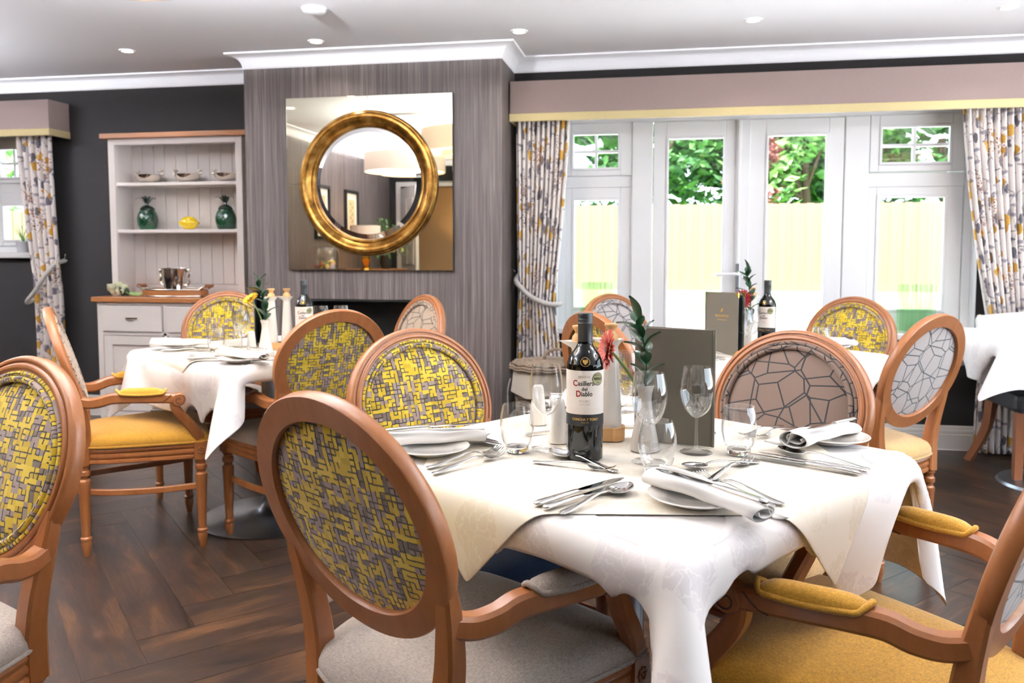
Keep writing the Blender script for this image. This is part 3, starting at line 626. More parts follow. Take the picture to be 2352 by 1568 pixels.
def pineapple(x, y, z, label, flip):
    e = empty('pineapple_jar', (x, y, z), flip, label, 'ornament', 'green glazed pineapple jars'); e.scale = (.8,) * 3
    prof = [(0, 0), (.055, 0), (.066, .012), (.078, .05), (.082, .085), (.078, .12), (.066, .15), (.053, .170)]
    pp = ctrl([(r, 0, h) for r, h in prof], 8); nu = 64
    b = MB().lathe([(p[0], p[2]) for p in pp], nu)
    for i, q in enumerate(b.v):
        r = hypot(q[0], q[1])
        if r > 1e-4:
            a = atan2(q[1], q[0]); t = q[2] * 70; k = 1 + .028 * (abs(sin(7 * a + t)) + abs(sin(7 * a - t)) - 1); b.v[i] = (q[0] * k, q[1] * k, q[2])
    b.obj('jar_body', PINEGREEN, e, 60)
    b = MB().lathe([(.058, .170), (.058, .176), (.047, .192), (.028, .204), (.014, .209), (.012, .222), (0, .222)], 40); b.obj('lid', DARKGREEN, e)
    for k in range(13):
        a = k * 2.4; tl = .35 + .75 * (k / 13); L = .055
        pts = [(0, 0, .215), (cos(a) * .012 * tl * 2, sin(a) * .012 * tl * 2, .238), (cos(a) * .055 * tl, sin(a) * .055 * tl, .268 + .02 * (1 - tl)), (cos(a) * .088 * tl, sin(a) * .088 * tl, .262 + .036 * (1 - tl))]
        MB().sweep(ctrl(pts, 4), lambda i, t: rect(.017 * (1 - t ** 3) + .001, .003)).obj('crown_leaf', DARKGREEN, e)
pineapple(-3.425, 4.99, 1.318, 'left green glazed pineapple jar on the dresser shelf', 0); pineapple(-2.85, 4.99, 1.318, 'right green glazed pineapple jar on the dresser shelf', .5)
le = empty('lemon_ornament', (-3.12, 4.99, 1.318), .1, 'glossy yellow ceramic lemon on the middle shelf', 'ornament'); le.scale = (.8,) * 3
b = MB().lathe([(0, -.088), (.008, -.086), (.014, -.078), (.034, -.062), (.052, -.035), (.058, 0), (.052, .035), (.036, .06), (.016, .076), (.008, .084), (0, .085)], 32); b.xf(Matrix.Translation((0, 0, .056)) @ Matrix.Rotation(R(90), 4, 'Y')); b.obj('lemon_body', LEMON, le, 50)
MB().tube([(.083, 0, .056), (.09, 0, .056)], .005, 8).obj('stalk', LEAF, le)
tr = empty('serving_tray', (-3.15, 4.86, .878), 0, 'oval silver tray with rattan sides on the dresser top', 'tray')
def oval(a, c, n=48): return [(a * cos(2 * pi * k / n), c * sin(2 * pi * k / n)) for k in range(n)]
b = MB().prism(oval(.215, .125), .004, .010); b.obj('tray_base', SILVER, tr, 0)
b = MB(); b.sweep([(x, y, .028) for x, y in oval(.22, .13)], rect(.01, .034), closed=True); b.obj('rattan_side', OAK, tr, 40)
for z, r in ((.006, .006), (.048, .005)): MB().tube([(x, y, z) for x, y in oval(.224, .134)], r, 6, closed=True).obj('silver_rim', SILVER, tr, 60)
for s in (-1, 1):
    h = MB().tube(ctrl([(s * .205, -.055, .048), (s * .235, -.045, .068), (s * .245, 0, .07), (s * .235, .045, .068), (s * .205, .055, .048)], 5), .006, 7).obj('handle', SILVER, tr); MB().tube([(s * .243, -.038, .07), (s * .247, 0, .071), (s * .243, .038, .07)], .012, 10).obj('grip', OAK, h)
ib = empty('ice_bucket', (-3.15, 4.86, .888), 0, 'polished steel ice bucket with figure handles on the tray', 'ice bucket'); ib.scale = (.82, .82, .92)
MB().lathe([(0, .002), (.078, .002), (.08, .0), (.082, .01), (.079, .015), (.098, .178), (.103, .184), (.104, .19), (.1, .192), (.096, .182), (.077, .02), (0, .018)], 48).obj('bucket_body', STEEL, ib, 40)
for s in (-1, 1):
    b = MB(); b.tube(ctrl([(s * .096, 0, .165), (s * .118, 0, .178), (s * .13, 0, .155), (s * .12, 0, .125), (s * .128, 0, .10), (s * .112, 0, .075), (s * .088, 0, .07)], 5), lambda t: .009 - .004 * abs(t - .5), 8); h = b.obj('handle', SILVER, ib)
    b = MB(); b.sphere((s * .13, 0, .176), .011, 10, 8); b.obj('figure_head', SILVER, h)
bq = empty('rose_posy', (-3.55, 4.79, .878), R(4), 'small posy of cream roses lying on the dresser top', 'flowers')
rr = random.Random(4)
for k, (x, y, z) in enumerate(((0, 0, .034), (.05, -.012, .034), (.02, .02, .078), (-.03, .02, .05), (.055, .03, .06), (.0, -.025, .066))):
    b = MB().sphere((x, y, z), .019, 12, 8)
    for q in range(10):
        a = q * 2.4; w = .019 + .0011 * q; h0 = .5 - .05 * q
        b.grid(lambda u, v: (x + w * cos(a + (u - .5) * 1.7) * sin(.5 + 1.3 * v + .0), y + w * sin(a + (u - .5) * 1.7) * sin(.5 + 1.3 * v), z + w * (cos(2.6 - 1.7 * v) * .9 + h0 * .3)), 6, 5)
    b.obj('rose', ROSE, bq, 60)
for k in range(9):
    a = rr.uniform(-1.2, 1.2); x0, y0, z0 = .06 + rr.uniform(-.02, .02), .01 + rr.uniform(-.03, .03), .045 + rr.uniform(-.02, .02)
    MB().grid(lambda u, v: (x0 + cos(a) * .05 * v, y0 + sin(a) * .05 * v + (u - .5) * .035 * sin(pi * v), max(.004, z0 - .05 * v * v)), 4, 6).obj('leaf', LEAF, bq)
for k in range(4): MB().tube(ctrl([(.06, .01 + k * .004, .03), (.12, .0 + k * .008, .014 + k * .004), (.18, -.01 + k * .012, .008 + k * .003)], 4), .004, 6).obj('stem', STEM, bq)
# ------------------------------------------------------------------ oval-back armchairs
OA, OB, OT = .232, .218, R(17)
OC = Vector((-.045, 0, .752)); E1 = Vector((0, 1, 0)); E2 = Vector((-sin(OT), 0, cos(OT))); EN = Vector((cos(OT), 0, sin(OT)))
def onoval(t, dr, dn):
    """point on the back oval: angle t, radial offset, offset to the front"""
    nx, ny = cos(t) / OA, sin(t) / OB; l = hypot(nx, ny); e, f = OA * cos(t) + dr * nx / l, OB * sin(t) + dr * ny / l
    return OC + E1 * e + E2 * f + EN * dn
def chair_meshes():
    M = {}
    prof = [(-.002, -.016), (0, -.013), (0, .004), (-.004, .012), (-.009, .0145), (-.0125, .0135), (-.0135, .0105), (-.0165, .0105), (-.0175, .0145), (-.022, .017), (-.027, .0165), (-.030, .012), (-.0335, .012), (-.035, .008), (-.046, .002), (-.047, -.012), (-.044, -.016)]
    n = 72; v = []; f = []; k = len(prof)
    for i in range(n):
        for dr, dn in prof: v.append(onoval(2 * pi * i / n, dr, dn))
        for j in range(k): f.append((i * k + j, i * k + (j + 1) % k, ((i + 1) % n) * k + (j + 1) % k, ((i + 1) % n) * k + j))
    M['back_frame'] = MB().add(v, f).mesh('back_frame', 50)
    def pad(n0, rise, inset):
        rows = 9; v = []; f = []; uv = []
        for r in range(rows):
            q = r / (rows - 1); m = 64
            for i in range(m):
                t = 2 * pi * i / m; e, g = (OA + inset) * cos(t) * q, (OB + inset) * sin(t) * q
                v.append(OC + E1 * e + E2 * g + EN * (n0 + rise * (1 - q ** 5))); uv.append((e + 3.1, g + 2.3))
            if r: f += [((r - 1) * m + i, (r - 1) * m + (i + 1) % m, r * m + (i + 1) % m, r * m + i) for i in range(m)]
        return MB().add(v, f).mesh('back_pad', 60, uv)
    M['pad_front'] = pad(.001, .021, -.043); M['pad_rear'] = pad(-.004, -.007, -.043)
    for nm, off in (('piping', -.051), ):
        path = [onoval(2 * pi * i / 72, off, .014) for i in range(72)]; b = MB().tube(path, .007, 8, closed=True, up=(1, 0, .3))
        path2 = [onoval(2 * pi * i / 72, off + .0125, .010) for i in range(72)]; b.tube(path2, .006, 8, closed=True, up=(1, 0, .3))
        uv = [(i // 8 / 72 * 1.4, (i % 8) * .005 + (i // 576) * .4) for i in range(len(b.v))]; M[nm] = b.mesh(nm, 60, uv)
    def leg_r(a, z): return 1 - (.11 * max(0, cos(8 * a)) ** 2 if .10 < z < .275 else 0)
    M['leg'] = MB().lathe([(0, 0), (.011, 0), (.0125, .012), (.017, .035), (.0195, .05), (.0175, .058), (.0165, .061), (.0205, .066), (.0205, .073), (.016, .078), (.0155, .098), (.0158, .102), (.022, .272), (.0225, .278), (.0235, .292), (.0225, .298), (.0165, .304), (.0165, .313), (.0225, .318), (.0235, .327), (.0225, .334), (.0175, .339), (.0175, .348), (.022, .354), (.022, .362)], 32, rfun=leg_r).mesh('leg', 35)
    for s, nm in ((1, 'L'), (-1, 'R')):
        p = ctrl([(0, .150 * s, .362), (.004, .156 * s, .41), (.008, .166 * s, .47), (.006, .177 * s, .53), (-.003, .187 * s, .59), (-.0135, .1945 * s, .64), (-.0235, .1975 * s, .69)], 4)
        M['post' + nm] = MB().sweep(p, lambda i, t: rect(.046 - .018 * t * t, .044 - .018 * t * t, .005), up=(1, 0, 0)).mesh('post', 40)
        # arm: wooden rail, scroll, pad, support
        p = ctrl([(-.006, .190 * s, .612), (.03, .206 * s, .604), (.065, .222 * s, .609), (.10, .232 * s, .620), (.15, .246 * s, .622), (.22, .262 * s, .619), (.29, .273 * s, .614), (.325, .277 * s, .608)], 4)
        M['arm' + nm] = MB().sweep(p, lambda i, t: [(a, b_ * (1.0 + .15 * sin(pi * t))) for a, b_ in rect(.036, .036, .006)]).mesh('arm', 40)
        b = MB().lathe([(0, -.0205), (.022, -.0205), (.025, -.017), (.025, .017), (.022, .0205), (0, .0205)], 28); b.xf(Matrix.Translation((.333, .278 * s, .606)) @ Matrix.Rotation(R(90), 4, 'X'))
        M['scroll' + nm] = b.mesh('scroll', 35)
        b = MB()
        for side in (1, -1):
            sp = [(.333 + (.004 + .0028 * a) * cos(a + .6), .278 * s + side * .0207, .606 + (.004 + .0028 * a) * sin(a + .6)) for a in np.linspace(0, 6.6, 30)]; b.tube(sp, .0016, 5, up=(0, 1, 0))
            b.tube([(.305, .2755 * s + side * .0185, .628), (.292, .2735 * s + side * .0185, .614), (.278, .2715 * s + side * .0185, .603), (.262, .269 * s + side * .0185, .599)], .0014, 5, up=(0, 1, 0))
        M['carving' + nm] = b.mesh('scroll_carving', 60)
        def armc(u): return (.118 + .172 * u, (.2375 + .036 * u ** .8) * s, .639 - .004 * u)
        def padf(u, v):
            x, y, z = armc(v); w = .021 * (1 - abs(2 * v - 1) ** 6) ** .5 + .002; a = pi * u
            return (x, y + w * cos(a), z + (.020 * (1 - abs(2 * v - 1) ** 5) + .001) * sin(a) ** .8)
        M['arm_pad' + nm] = MB().grid(padf, 11, 15).mesh('arm_pad', 60)
        loop = [armc(u) for u in np.linspace(0, 1, 14)]
        pth = [(x, y + (.0215 * (1 - abs(2 * u - 1) ** 8) ** .5), z + .001 - .006 * (1 - abs(2 * u - 1) ** 2)) for u, (x, y, z) in zip(np.linspace(0, 1, 14), loop)] + [(x, y - (.0215 * (1 - abs(2 * u - 1) ** 8) ** .5), z + .001 - .006 * (1 - abs(2 * u - 1) ** 2)) for u, (x, y, z) in list(zip(np.linspace(0, 1, 14), loop))[::-1][1:-1]]
        pth[0] = (pth[0][0], pth[0][1], pth[0][2] + .012); pth[13] = (pth[13][0], pth[13][1], pth[13][2] + .012)
        M['arm_piping' + nm] = MB().tube(ctrl(pth, 2, True), .0055, 7, closed=True).mesh('piping', 60)
        p = ctrl([(.318, .274 * s, .596), (.322, .2745 * s, .572), (.345, .270 * s, .535), (.385, .260 * s, .485), (.408, .2505 * s, .445), (.412, .247 * s, .425)], 4)
        M['support' + nm] = MB().sweep(p, lambda i, t: rect(.036 - .002 * t, .033 + .012 * t, .007), up=(1, 0, .4)).mesh('arm_support', 40)
    # seat outline
    half = ctrl([(-.034, 0), (-.026, .09), (.0, .16), (.06, .195), (.16, .222), (.28, .246), (.385, .263), (.43, .262), (.442, .24), (.455, .13), (.459, 0)], 4)
    out = [(p[0], p[1]) for p in half] + [(p[0], -p[1]) for p in half[-2:0:-1]]
    cx, cy = .21, 0
    def ringo(s_, d): 
        r = []
        for x, y in out:
            l = hypot(x - cx, y); r.append((cx + (x - cx) * s_ + (x - cx) / l * d, y * s_ + y / l * d))
        return r
    def stack(levels, cap0=False, cap1=False):
        b = MB(); v = []; f = []; m = len(out)
        for s_, d, z in levels: v += [(x, y, z) for x, y in ringo(s_, d)]
        for r in range(len(levels) - 1): f += [(r * m + i, r * m + (i + 1) % m, (r + 1) * m + (i + 1) % m, (r + 1) * m + i) for i in range(m)]
        if cap0: f.append(tuple(range(m))[::-1])
        if cap1: f.append(tuple((len(levels) - 1) * m + i for i in range(m)))
        return b.add(v, f)
    M['seat_rail'] = stack([(1, -.02, .362), (1, -.006, .362), (1, -.003, .366), (1, -.004, .376), (1, -.009, .379), (1, -.004, .384), (1, -.002, .392), (1, -.004, .400), (1, -.009, .403), (1, -.003, .407), (1, 0, .415), (1, -.003, .423), (1, -.01, .426)], True, True).mesh('seat_rail', 35)
    M['seat'] = stack([(1, -.004, .424), (1, .003, .434), (1, .002, .447), (.985, 0, .459), (.95, 0, .468), (.85, 0, .477), (.65, 0, .484), (.35, 0, .488), (.02, 0, .489)], False, True).mesh('seat', 60)
    b = MB().tube([(x, y, .4285) for x, y in ringo(1, .002)], .0048, 6, closed=True); M['seat_piping'] = b.mesh('piping', 60)
    half = ctrl([(.405, .236, .247), (.25, .215, .243), (.10, .182, .246), (.0, .135, .251), (-.045, .07, .252), (-.056, 0, .252)], 5)
    path = half + [(p[0], -p[1], p[2]) for p in half[-2::-1]]
    M['stretcher'] = MB().sweep(path, rect(.017, .024, .003)).mesh('stretcher', 40)
    M['block'] = MB().box(-.025, .025, -.025, .025, .36, .43).mesh('leg_block', 0)
    b = MB()
    for k in range(8):
        a = k * pi / 4; b.sphere((.0262, .011 * cos(a), .395 + .011 * sin(a)), .005, 6, 4, (.5, 1, 1))
    b.sphere((.0262, 0, .395), .005, 6, 4, (.7, 1, 1)); b2 = [(y, -x, z) for x, y, z in b.v]; M['rosette'] = b.mesh('rosette', 60)
    return M
CM = chair_meshes()
def chair(x, y, ang, label, front, rear, seat, pos='oval'):
    a = R(ang)
    if pos == 'oval': x += cos(a) * .045; y += sin(a) * .045
    e = empty('armchair', (x, y, 0), a, label, 'chair', 'oval back wooden armchairs')
    L = lambda nm, key, m, p=e, loc=None: link(nm, CM[key], m, p, loc)
    L('back_frame', 'back_frame', BEECH); fp = L('back_pad', 'pad_front', front); L('piping', 'piping', front, fp); L('rear_panel', 'pad_rear', rear)
    for s in 'LR':
        L('post', 'post' + s, BEECH); ar = L('arm', 'arm' + s, BEECH); L('scroll', 'scroll' + s, BEECH, ar); L('scroll_carving', 'carving' + s, DARKWOOD, ar); L('arm_support', 'support' + s, BEECH)
        p = L('arm_pad', 'arm_pad' + s, seat); L('piping', 'arm_piping' + s, seat, p); k = 1 if s == 'L' else -1
        L('leg', 'leg', BEECH, e, (0, .150 * k, 0)); L('leg', 'leg', BEECH, e, (.412, .245 * k, 0)); b = L('leg_block', 'block', BEECH, e, (.412, .245 * k, 0)); L('rosette', 'rosette', BEECH, b)
        r = L('rosette', 'rosette', BEECH, b); r.rotation_euler = (0, 0, k * pi / 2)
    L('seat_rail', 'seat_rail', BEECH); s = L('seat', 'seat', seat); L('piping', 'seat_piping', seat, s); L('stretcher', 'stretcher', BEECH)
    return e
chair(-.492, 1.225, 59, 'large wooden armchair in the foreground seen from behind, yellow woven back and grey seat', WEAVE, WEAVE, GREYLINEN)
chair(.555, 1.392, 144.3, 'wooden armchair at the right foreground with mustard seat and arm pads', SHADELINE, GREYLINE, MUSTARD, 'seat')
chair(-1.306, 1.414, 250, 'wooden armchair at the left edge with yellow woven back and grey seat', WEAVE, WEAVE, GREYLINEN)
chair(-2.30, 2.812, 38, 'wooden armchair with mustard seat seen side on at the left table', BEIGELINE, BEIGELINE, MUSTARD)
chair(-1.235, 2.905, 139, 'wooden armchair with yellow woven rear and grey seat at the left table', WEAVE, WEAVE, GREYLINEN)
chair(-2.272, 3.963, 290, 'wooden armchair with yellow woven back in front of the dresser', WEAVE, WEAVE, GREYLINEN)
chair(-1.187, 3.854, 226, 'wooden armchair with beige line patterned back in front of the hearth', BEIGELINE, BEIGELINE, MUSTARD)
chair(-.643, 2.147, 321, 'wooden armchair with yellow woven back and navy seat beyond the front table', WEAVE, WEAVE, NAVY)
chair(.341, 2.282, 233, 'wooden armchair with line patterned back in a shaded brown tone beyond the front table', SHADELINE, SHADELINE, PALEGOLD)
chair(-.21, 2.975, 40, 'wooden armchair with dark rear seen behind the wine bottle', WEAVE, WEAVE, GREYLINEN)
chair(-.22, 4.148, 317, 'wooden armchair with line patterned back in a window-lit pale grey tone below the left garden window', GREYLINE, GREYLINE, GREYLINEN)
chair(.875, 4.058, 227, 'wooden armchair with yellow woven back in front of the right garden window', WEAVE, WEAVE, BLUEGREY)
chair(.916, 3.088, 133.5, 'wooden armchair with rear panel in a window-lit pale grey tone at the right of the window table', GREYLINE, GREYLINE, PALEGOLD)
# ------------------------------------------------------------------ tables and draped cloths
TZ = .750
def drape(size, n, rot, half, infl, seed, arms=(), steps=210, iters=8):
    """relax a square cloth over a square table top (position based), table-local coordinates"""
    rg = np.random.default_rng(seed); g = np.linspace(-size / 2, size / 2, n); U, V = np.meshgrid(g, g, indexing='ij')
    c, s = cos(rot), sin(rot); X = np.stack([U * c - V * s, U * s + V * c, np.full_like(U, TZ + infl + .004)], -1); X[..., 2] += rg.normal(0, .0006, U.shape); Pv = X.copy(); d = g[1] - g[0]
    h = np.array([half - .012, half - .012, .016]); ctr = np.array([0, 0, TZ - .028]); rad = .012 + infl
    sets = []
    for (di, dj, L, k) in ((1, 0, d, 1.), (0, 1, d, 1.), (1, 1, d * sqrt(2), .55), (1, -1, d * sqrt(2), .55), (2, 0, 2 * d, .6), (0, 2, 2 * d, .6), (4, 0, 4 * d, .10), (0, 4, 4 * d, .10)):
        for ph in range(2):
            I, J = np.meshgrid(np.arange(n), np.arange(n), indexing='ij'); I2, J2 = I + di, J + dj
            ok = (I2 < n) & (J2 < n) & (J2 >= 0); par = ((I // max(1, di)) if di else (J // max(1, dj))) % 2 == ph; ok &= par
            sets.append((I[ok], J[ok], I2[ok], J2[ok], L, k))
    for st in range(steps):
        vel = (X - Pv) * (.97 if st < steps * .6 else .90); Pv = X.copy(); X = X + vel; X[..., 2] -= 9.8 * .008 ** 2
        if st < steps * .5: X[..., :2] += rg.normal(0, .00015, X[..., :2].shape)
        for it in range(iters):
            for I, J, I2, J2, L, k in sets:
                D = X[I2, J2] - X[I, J]; l = np.sqrt((D * D).sum(-1)) + 1e-9; C = (D * ((l - L) / l * .5 * k)[:, None])
                X[I, J] += C; X[I2, J2] -= C
            q = X - ctr; a = np.abs(q) - h; o = np.maximum(a, 0); ol = np.sqrt((o * o).sum(-1)); ins = a.max(-1) < 0
            m = (ol < rad) & ~ins & (ol > 1e-9); nrm = o / (ol[..., None] + 1e-9) * np.sign(q); X[m] += (nrm * (rad - ol)[..., None])[m]
            mi = ins | ((ol <= 1e-9)); X[mi, 2] = ctr[2] + h[2] + rad
            if st > steps * .45 and it % 3 == 0:
                for A, B_, nin in arms:          # chair arms pushed in under the edge: the cloth gives way inwards
                    ab = B_ - A; L2 = (ab * ab).sum(); t = np.clip(((X - A) @ ab) / L2, 0, 1); ne = X - (A + t[..., None] * ab); dl = np.sqrt((ne * ne).sum(-1)); m = dl < .040
                    if not m.any(): continue
                    up = ne[..., 2] > .026; mm = m & up; X[mm, 2] += (.034 - dl[mm]) * .3; mm = m & ~up; X[mm, :2] += nin * .002
        on = (np.abs(X[..., 0]) < half - .02) & (np.abs(X[..., 1]) < half - .02) & (X[..., 2] < TZ + infl + .004)
        Pv[on] = X[on] * .6 + Pv[on] * .4
    uv = np.stack([U, V], -1).reshape(-1, 2)
    on = (np.abs(X[..., 0]) < half - .012) & (np.abs(X[..., 1]) < half - .012); X[on, 2] = TZ + infl
    return X.reshape(-1, 3), uv
def cloth_mesh(name, size, n, rot, half, infl, seed, arms=()):
    X, uv = drape(size, n, rot, half, infl, seed, arms); b = MB()
    b.v = [tuple(p) for p in X]; b.f = [(i * n + j, (i + 1) * n + j, (i + 1) * n + j + 1, i * n + j + 1) for i in range(n - 1) for j in range(n - 1)]
    return b.mesh(name, 80, [tuple(q) for q in uv])
def arms_of(tx, ty, ang):
    out = []; c, s = cos(R(-ang)), sin(R(-ang))
    for o in [q for q in COL.objects if q.name.startswith('armchair')]:
        if hypot(o.location.x - tx, o.location.y - ty) > 1.0: continue
        for k in (1, -1):
            seg = []
            for q in ((.05, .215 * k, .615), (.345, .278 * k, .61)):
                w = o.matrix_basis @ Vector(q); dx, dy = w.x - tx, w.y - ty; seg.append(np.array((dx * c - dy * s, dx * s + dy * c, w.z)))
            A, B_ = seg; ax = int(np.argmax(np.abs(A[:2]))); sg = 1 if A[ax] > 0 else -1; d0, d1 = A[ax] * sg - .44, B_[ax] * sg - .44
            if d0 <= 0 or d1 >= .03: continue
            f = lambda d: A + (B_ - A) * ((d0 - d) / (d0 - d1)); nin = np.zeros(2); nin[ax] = -sg; out.append((f(min(d0, .07)), f(max(d1, -.048)), nin))
    return out
MT, LT, RT = (-.063, 1.715, 54), (-1.689, 3.292, 60), (.34, 3.55, 45)
CLS = [cloth_mesh('tablecloth', 1.29, n_, R(r_), .44, .003, sd, arms_of(*t_)) for t_, n_, r_, sd in ((MT, 61, 3, 3), (LT, 47, -4, 11), (RT, 41, 2, 8))]
OV1 = cloth_mesh('overlay', .84, 45, R(45), .44, .0055, 5)
ITZ = TZ + .0095
def hem(me_obj): 
    s = me_obj.modifiers.new('thick', 'SOLIDIFY'); s.thickness = .0016; s.offset = 1
    d = me_obj.modifiers.new('smooth', 'SUBSURF'); d.levels = 1; d.render_levels = 1
def table(x, y, ang, who, cl, crot=0, half=.44):
    t = empty('dining_table', (x, y, 0), R(ang), 'square pedestal dining table with round steel base %s' % who, 'table', 'dining tables')
    MB().box(-half + .018, half - .018, -half + .018, half - .018, TZ - .036, TZ - .004).obj('table_top', DARKWOOD, t, 0, bevel=.01)
    MB().lathe([(0, 0), (.30, 0), (.305, .006), (.29, .013), (.12, .028), (.07, .04), (.045, .07), (.036, .09), (0, .09)], 64).obj('base_disc', BRUSHED, t, 40)
    MB().lathe([(.036, .08), (.036, .7), (0, .7)], 32).obj('column', BRUSHED, t, 40); MB().box(-.2, .2, -.025, .025, .69, TZ - .037).obj('top_bracket', BLACK, t, 0)
    o = link('tablecloth', cl, CLOTH, None, (x, y, 0), R(ang)); tag(o, 'white damask cloth draped over the table %s' % who, 'tablecloth', 'white tablecloths'); hem(o)
    if True:
        o = link('overlay_cloth', OV1, OVERLAY, None, (x, y, 0), R(ang + crot)); tag(o, 'ivory square overlay cloth turned cornerwise on the table %s' % who, 'tablecloth', 'ivory overlay cloths'); hem(o)
table(*MT, 'in the foreground', CLS[0]); table(*LT, 'by the dresser', CLS[1], 90); table(*RT, 'by the garden doors', CLS[2], 180)
# ------------------------------------------------------------------ tableware meshes
def stations(st, n=10):
    """st: [(x, halfwidth, zc, halfthick)] -> body swept along x"""
    v = []; f = []
    for x, w, z, t in st:
        for k in range(n):
            a = 2 * pi * k / n; cx_, sz = cos(a), sin(a); v.append((x, w * abs(cx_) ** .7 * (1 if cx_ > 0 else -1), z + t * sz))
    for i in range(len(st) - 1):
        for k in range(n): f.append((i * n + k, i * n + (k + 1) % n, (i + 1) * n + (k + 1) % n, (i + 1) * n + k))
    f += [tuple(range(n))[::-1], tuple((len(st) - 1) * n + k for k in range(n))]
    return MB().add(v, f)
HND = [(0, .003, .004, .002), (.004, .0075, .0042, .0035), (.012, .0088, .0045, .004), (.05, .0078, .0055, .004), (.085, .006, .006, .0035), (.1, .005, .0062, .003)]
KN_H = stations(HND).mesh('handle', 60)
KN_B = stations([(.1, .005, .0062, .003), (.106, .009, .006, .0016), (.12, .0098, .006, .0009), (.18, .0102, .006, .0008), (.205, .0085, .006, .0007), (.22, .004, .006, .0006), (.224, .001, .006, .0004)]).mesh('blade', 40)
HS = [(0, .004, .0022, .0012), (.004, .0082, .0024, .0016), (.02, .0085, .003, .0017), (.06, .006, .0075, .0017), (.1, .0038, .0125, .0018), (.122, .0032, .012, .002), (.135, .0038, .0085, .0019)]
SP_H = stations(HS).mesh('handle', 60)
def spoonb(L=.062, W=.0205):
    def fn(u, v):
        t = v; x = .134 + L * t; w = W * (sin(pi * min(1, max(.0, t * .96 + .03))) ** .62) * (1.05 - .25 * (t - .5)); y = (2 * u - 1) * w; q = (2 * u - 1) ** 2
        z = .0085 + .0045 * (t - .2) * (1 if t > .2 else .3) - .0065 * (1 - q) * sin(pi * t) ** .8; return (x, y, max(.0012, z))
    return fn
b = MB().grid(spoonb(), 13, 16); SP_B = b.mesh('bowl', 70)
b = stations([(.133, .0036, .0085, .0018), (.142, .009, .0052, .0012), (.152, .0118, .0035, .001), (.158, .0122, .003, .0009)]); FK_H2 = b.mesh('neck', 60)
b = MB()
for k in range(4):
    y = -.0099 + k * .0066; b.sweep(ctrl([(.156, y, .003), (.17, y, .0032), (.188, y * .97, .007), (.198, y * .95, .0115)], 4), lambda i, t: rect(.0036 - .0018 * t, .0017))
FK_T = b.mesh('tines', 40)
CUT_GROUP = 'stainless steel cutlery'
def cutlery(kind, px, py, qx, qy, label, z=None, scale=None, tilt=0):
    """from handle end (px,py) pointing to (qx,qy)"""
    z = ITZ if z is None else z; nm = {'knife': 'table_knife', 'fork': 'table_fork', 'spoon': 'table_spoon'}[kind]
    e = empty(nm, (px, py, z), atan2(qy - py, qx - px), label, kind, CUT_GROUP)
    if tilt: e.rotation_euler[1] = tilt
    if scale: e.scale = (scale,) * 3
    if kind == 'knife': link('handle', KN_H, STEEL, e); link('blade', KN_B, STEEL, e)
    elif kind == 'spoon':
        link('handle', SP_H, STEEL, e); o = link('bowl', SP_B, STEEL, e); m = o.modifiers.new('t', 'SOLIDIFY'); m.thickness = .0012; m.offset = 1
    else: link('handle', SP_H, STEEL, e); link('neck', FK_H2, STEEL, e); link('tines', FK_T, STEEL, e)
    return e
WG_P = [(0, .0035), (.012, .004), (.03, .0022), (.034, .0012), (.034, 0), (0, 0)]
wg_bowl = ctrl([(.0035, 0, .072), (.014, 0, .078), (.027, 0, .094), (.034, 0, .118), (.0355, 0, .135), (.033, 0, .158), (.029, 0, .18)], 5)
inner = [(max(.0, r - .0011), z + (.0015 if i < 4 else 0)) for i, (r, _, z) in enumerate(wg_bowl)]
WG_B = MB().lathe([(r, z) for r, _, z in wg_bowl] + inner[::-1] + [(0, .0745)], 40).mesh('bowl', 60)
WG_S = MB().lathe([(.0035, .074), (.0032, .06), (.0034, .02), (.006, .010), (.014, .0055), (.03, .0028), (.0335, .0018), (.034, .0008), (.033, 0), (0, 0)], 36).mesh('stem_and_foot', 50)
def wineglass(x, y, label, z=None):
    e = empty('wine_glass', (x, y, ITZ if z is None else z), 0, label, 'wine glass', 'stemmed wine glasses'); link('bowl', WG_B, GLASS, e); link('stem_and_foot', WG_S, GLASS, e)
tb = ctrl([(.024, 0, .012), (.030, 0, .022), (.0355, 0, .045), (.0362, 0, .06), (.034, 0, .08), (.0295, 0, .1)], 5)
TB_B = MB().lathe([(r, z) for r, _, z in tb] + [(r - .0013, z) for r, _, z in tb[::-1]] + [(0, .0125)], 40).mesh('wall', 60)
TB_F = MB().lathe([(0, .0122), (.0228, .0118), (.0242, .0118), (.0238, .004), (.021, 0), (.016, .0), (0, .001)], 36).mesh('thick_base', 50)
def tumbler(x, y, label, z=None):
    e = empty('tumbler', (x, y, ITZ if z is None else z), 0, label, 'glass', 'stemless water tumblers'); link('wall', TB_B, GLASS, e); link('thick_base', TB_F, SOLIDGLASS, e)
PL_M = MB().lathe([(0, .003), (.045, .003), (.052, .006), (.079, .0125), (.0805, .0145), (.079, .0155), (.05, .009), (.044, .006), (0, .0055)], 56).mesh('side_plate', 45)
PL_F = MB().lathe([(.042, .0035), (.045, 0), (.041, 0), (.039, .0035)], 48).mesh('foot_ring', 45)
def plate(x, y, label):
    e = empty('side_plate', (x, y, ITZ), 0, label, 'plate', 'white side plates'); link('dish', PL_M, CERAMIC, e); link('foot_ring', PL_F, CERAMIC, e)
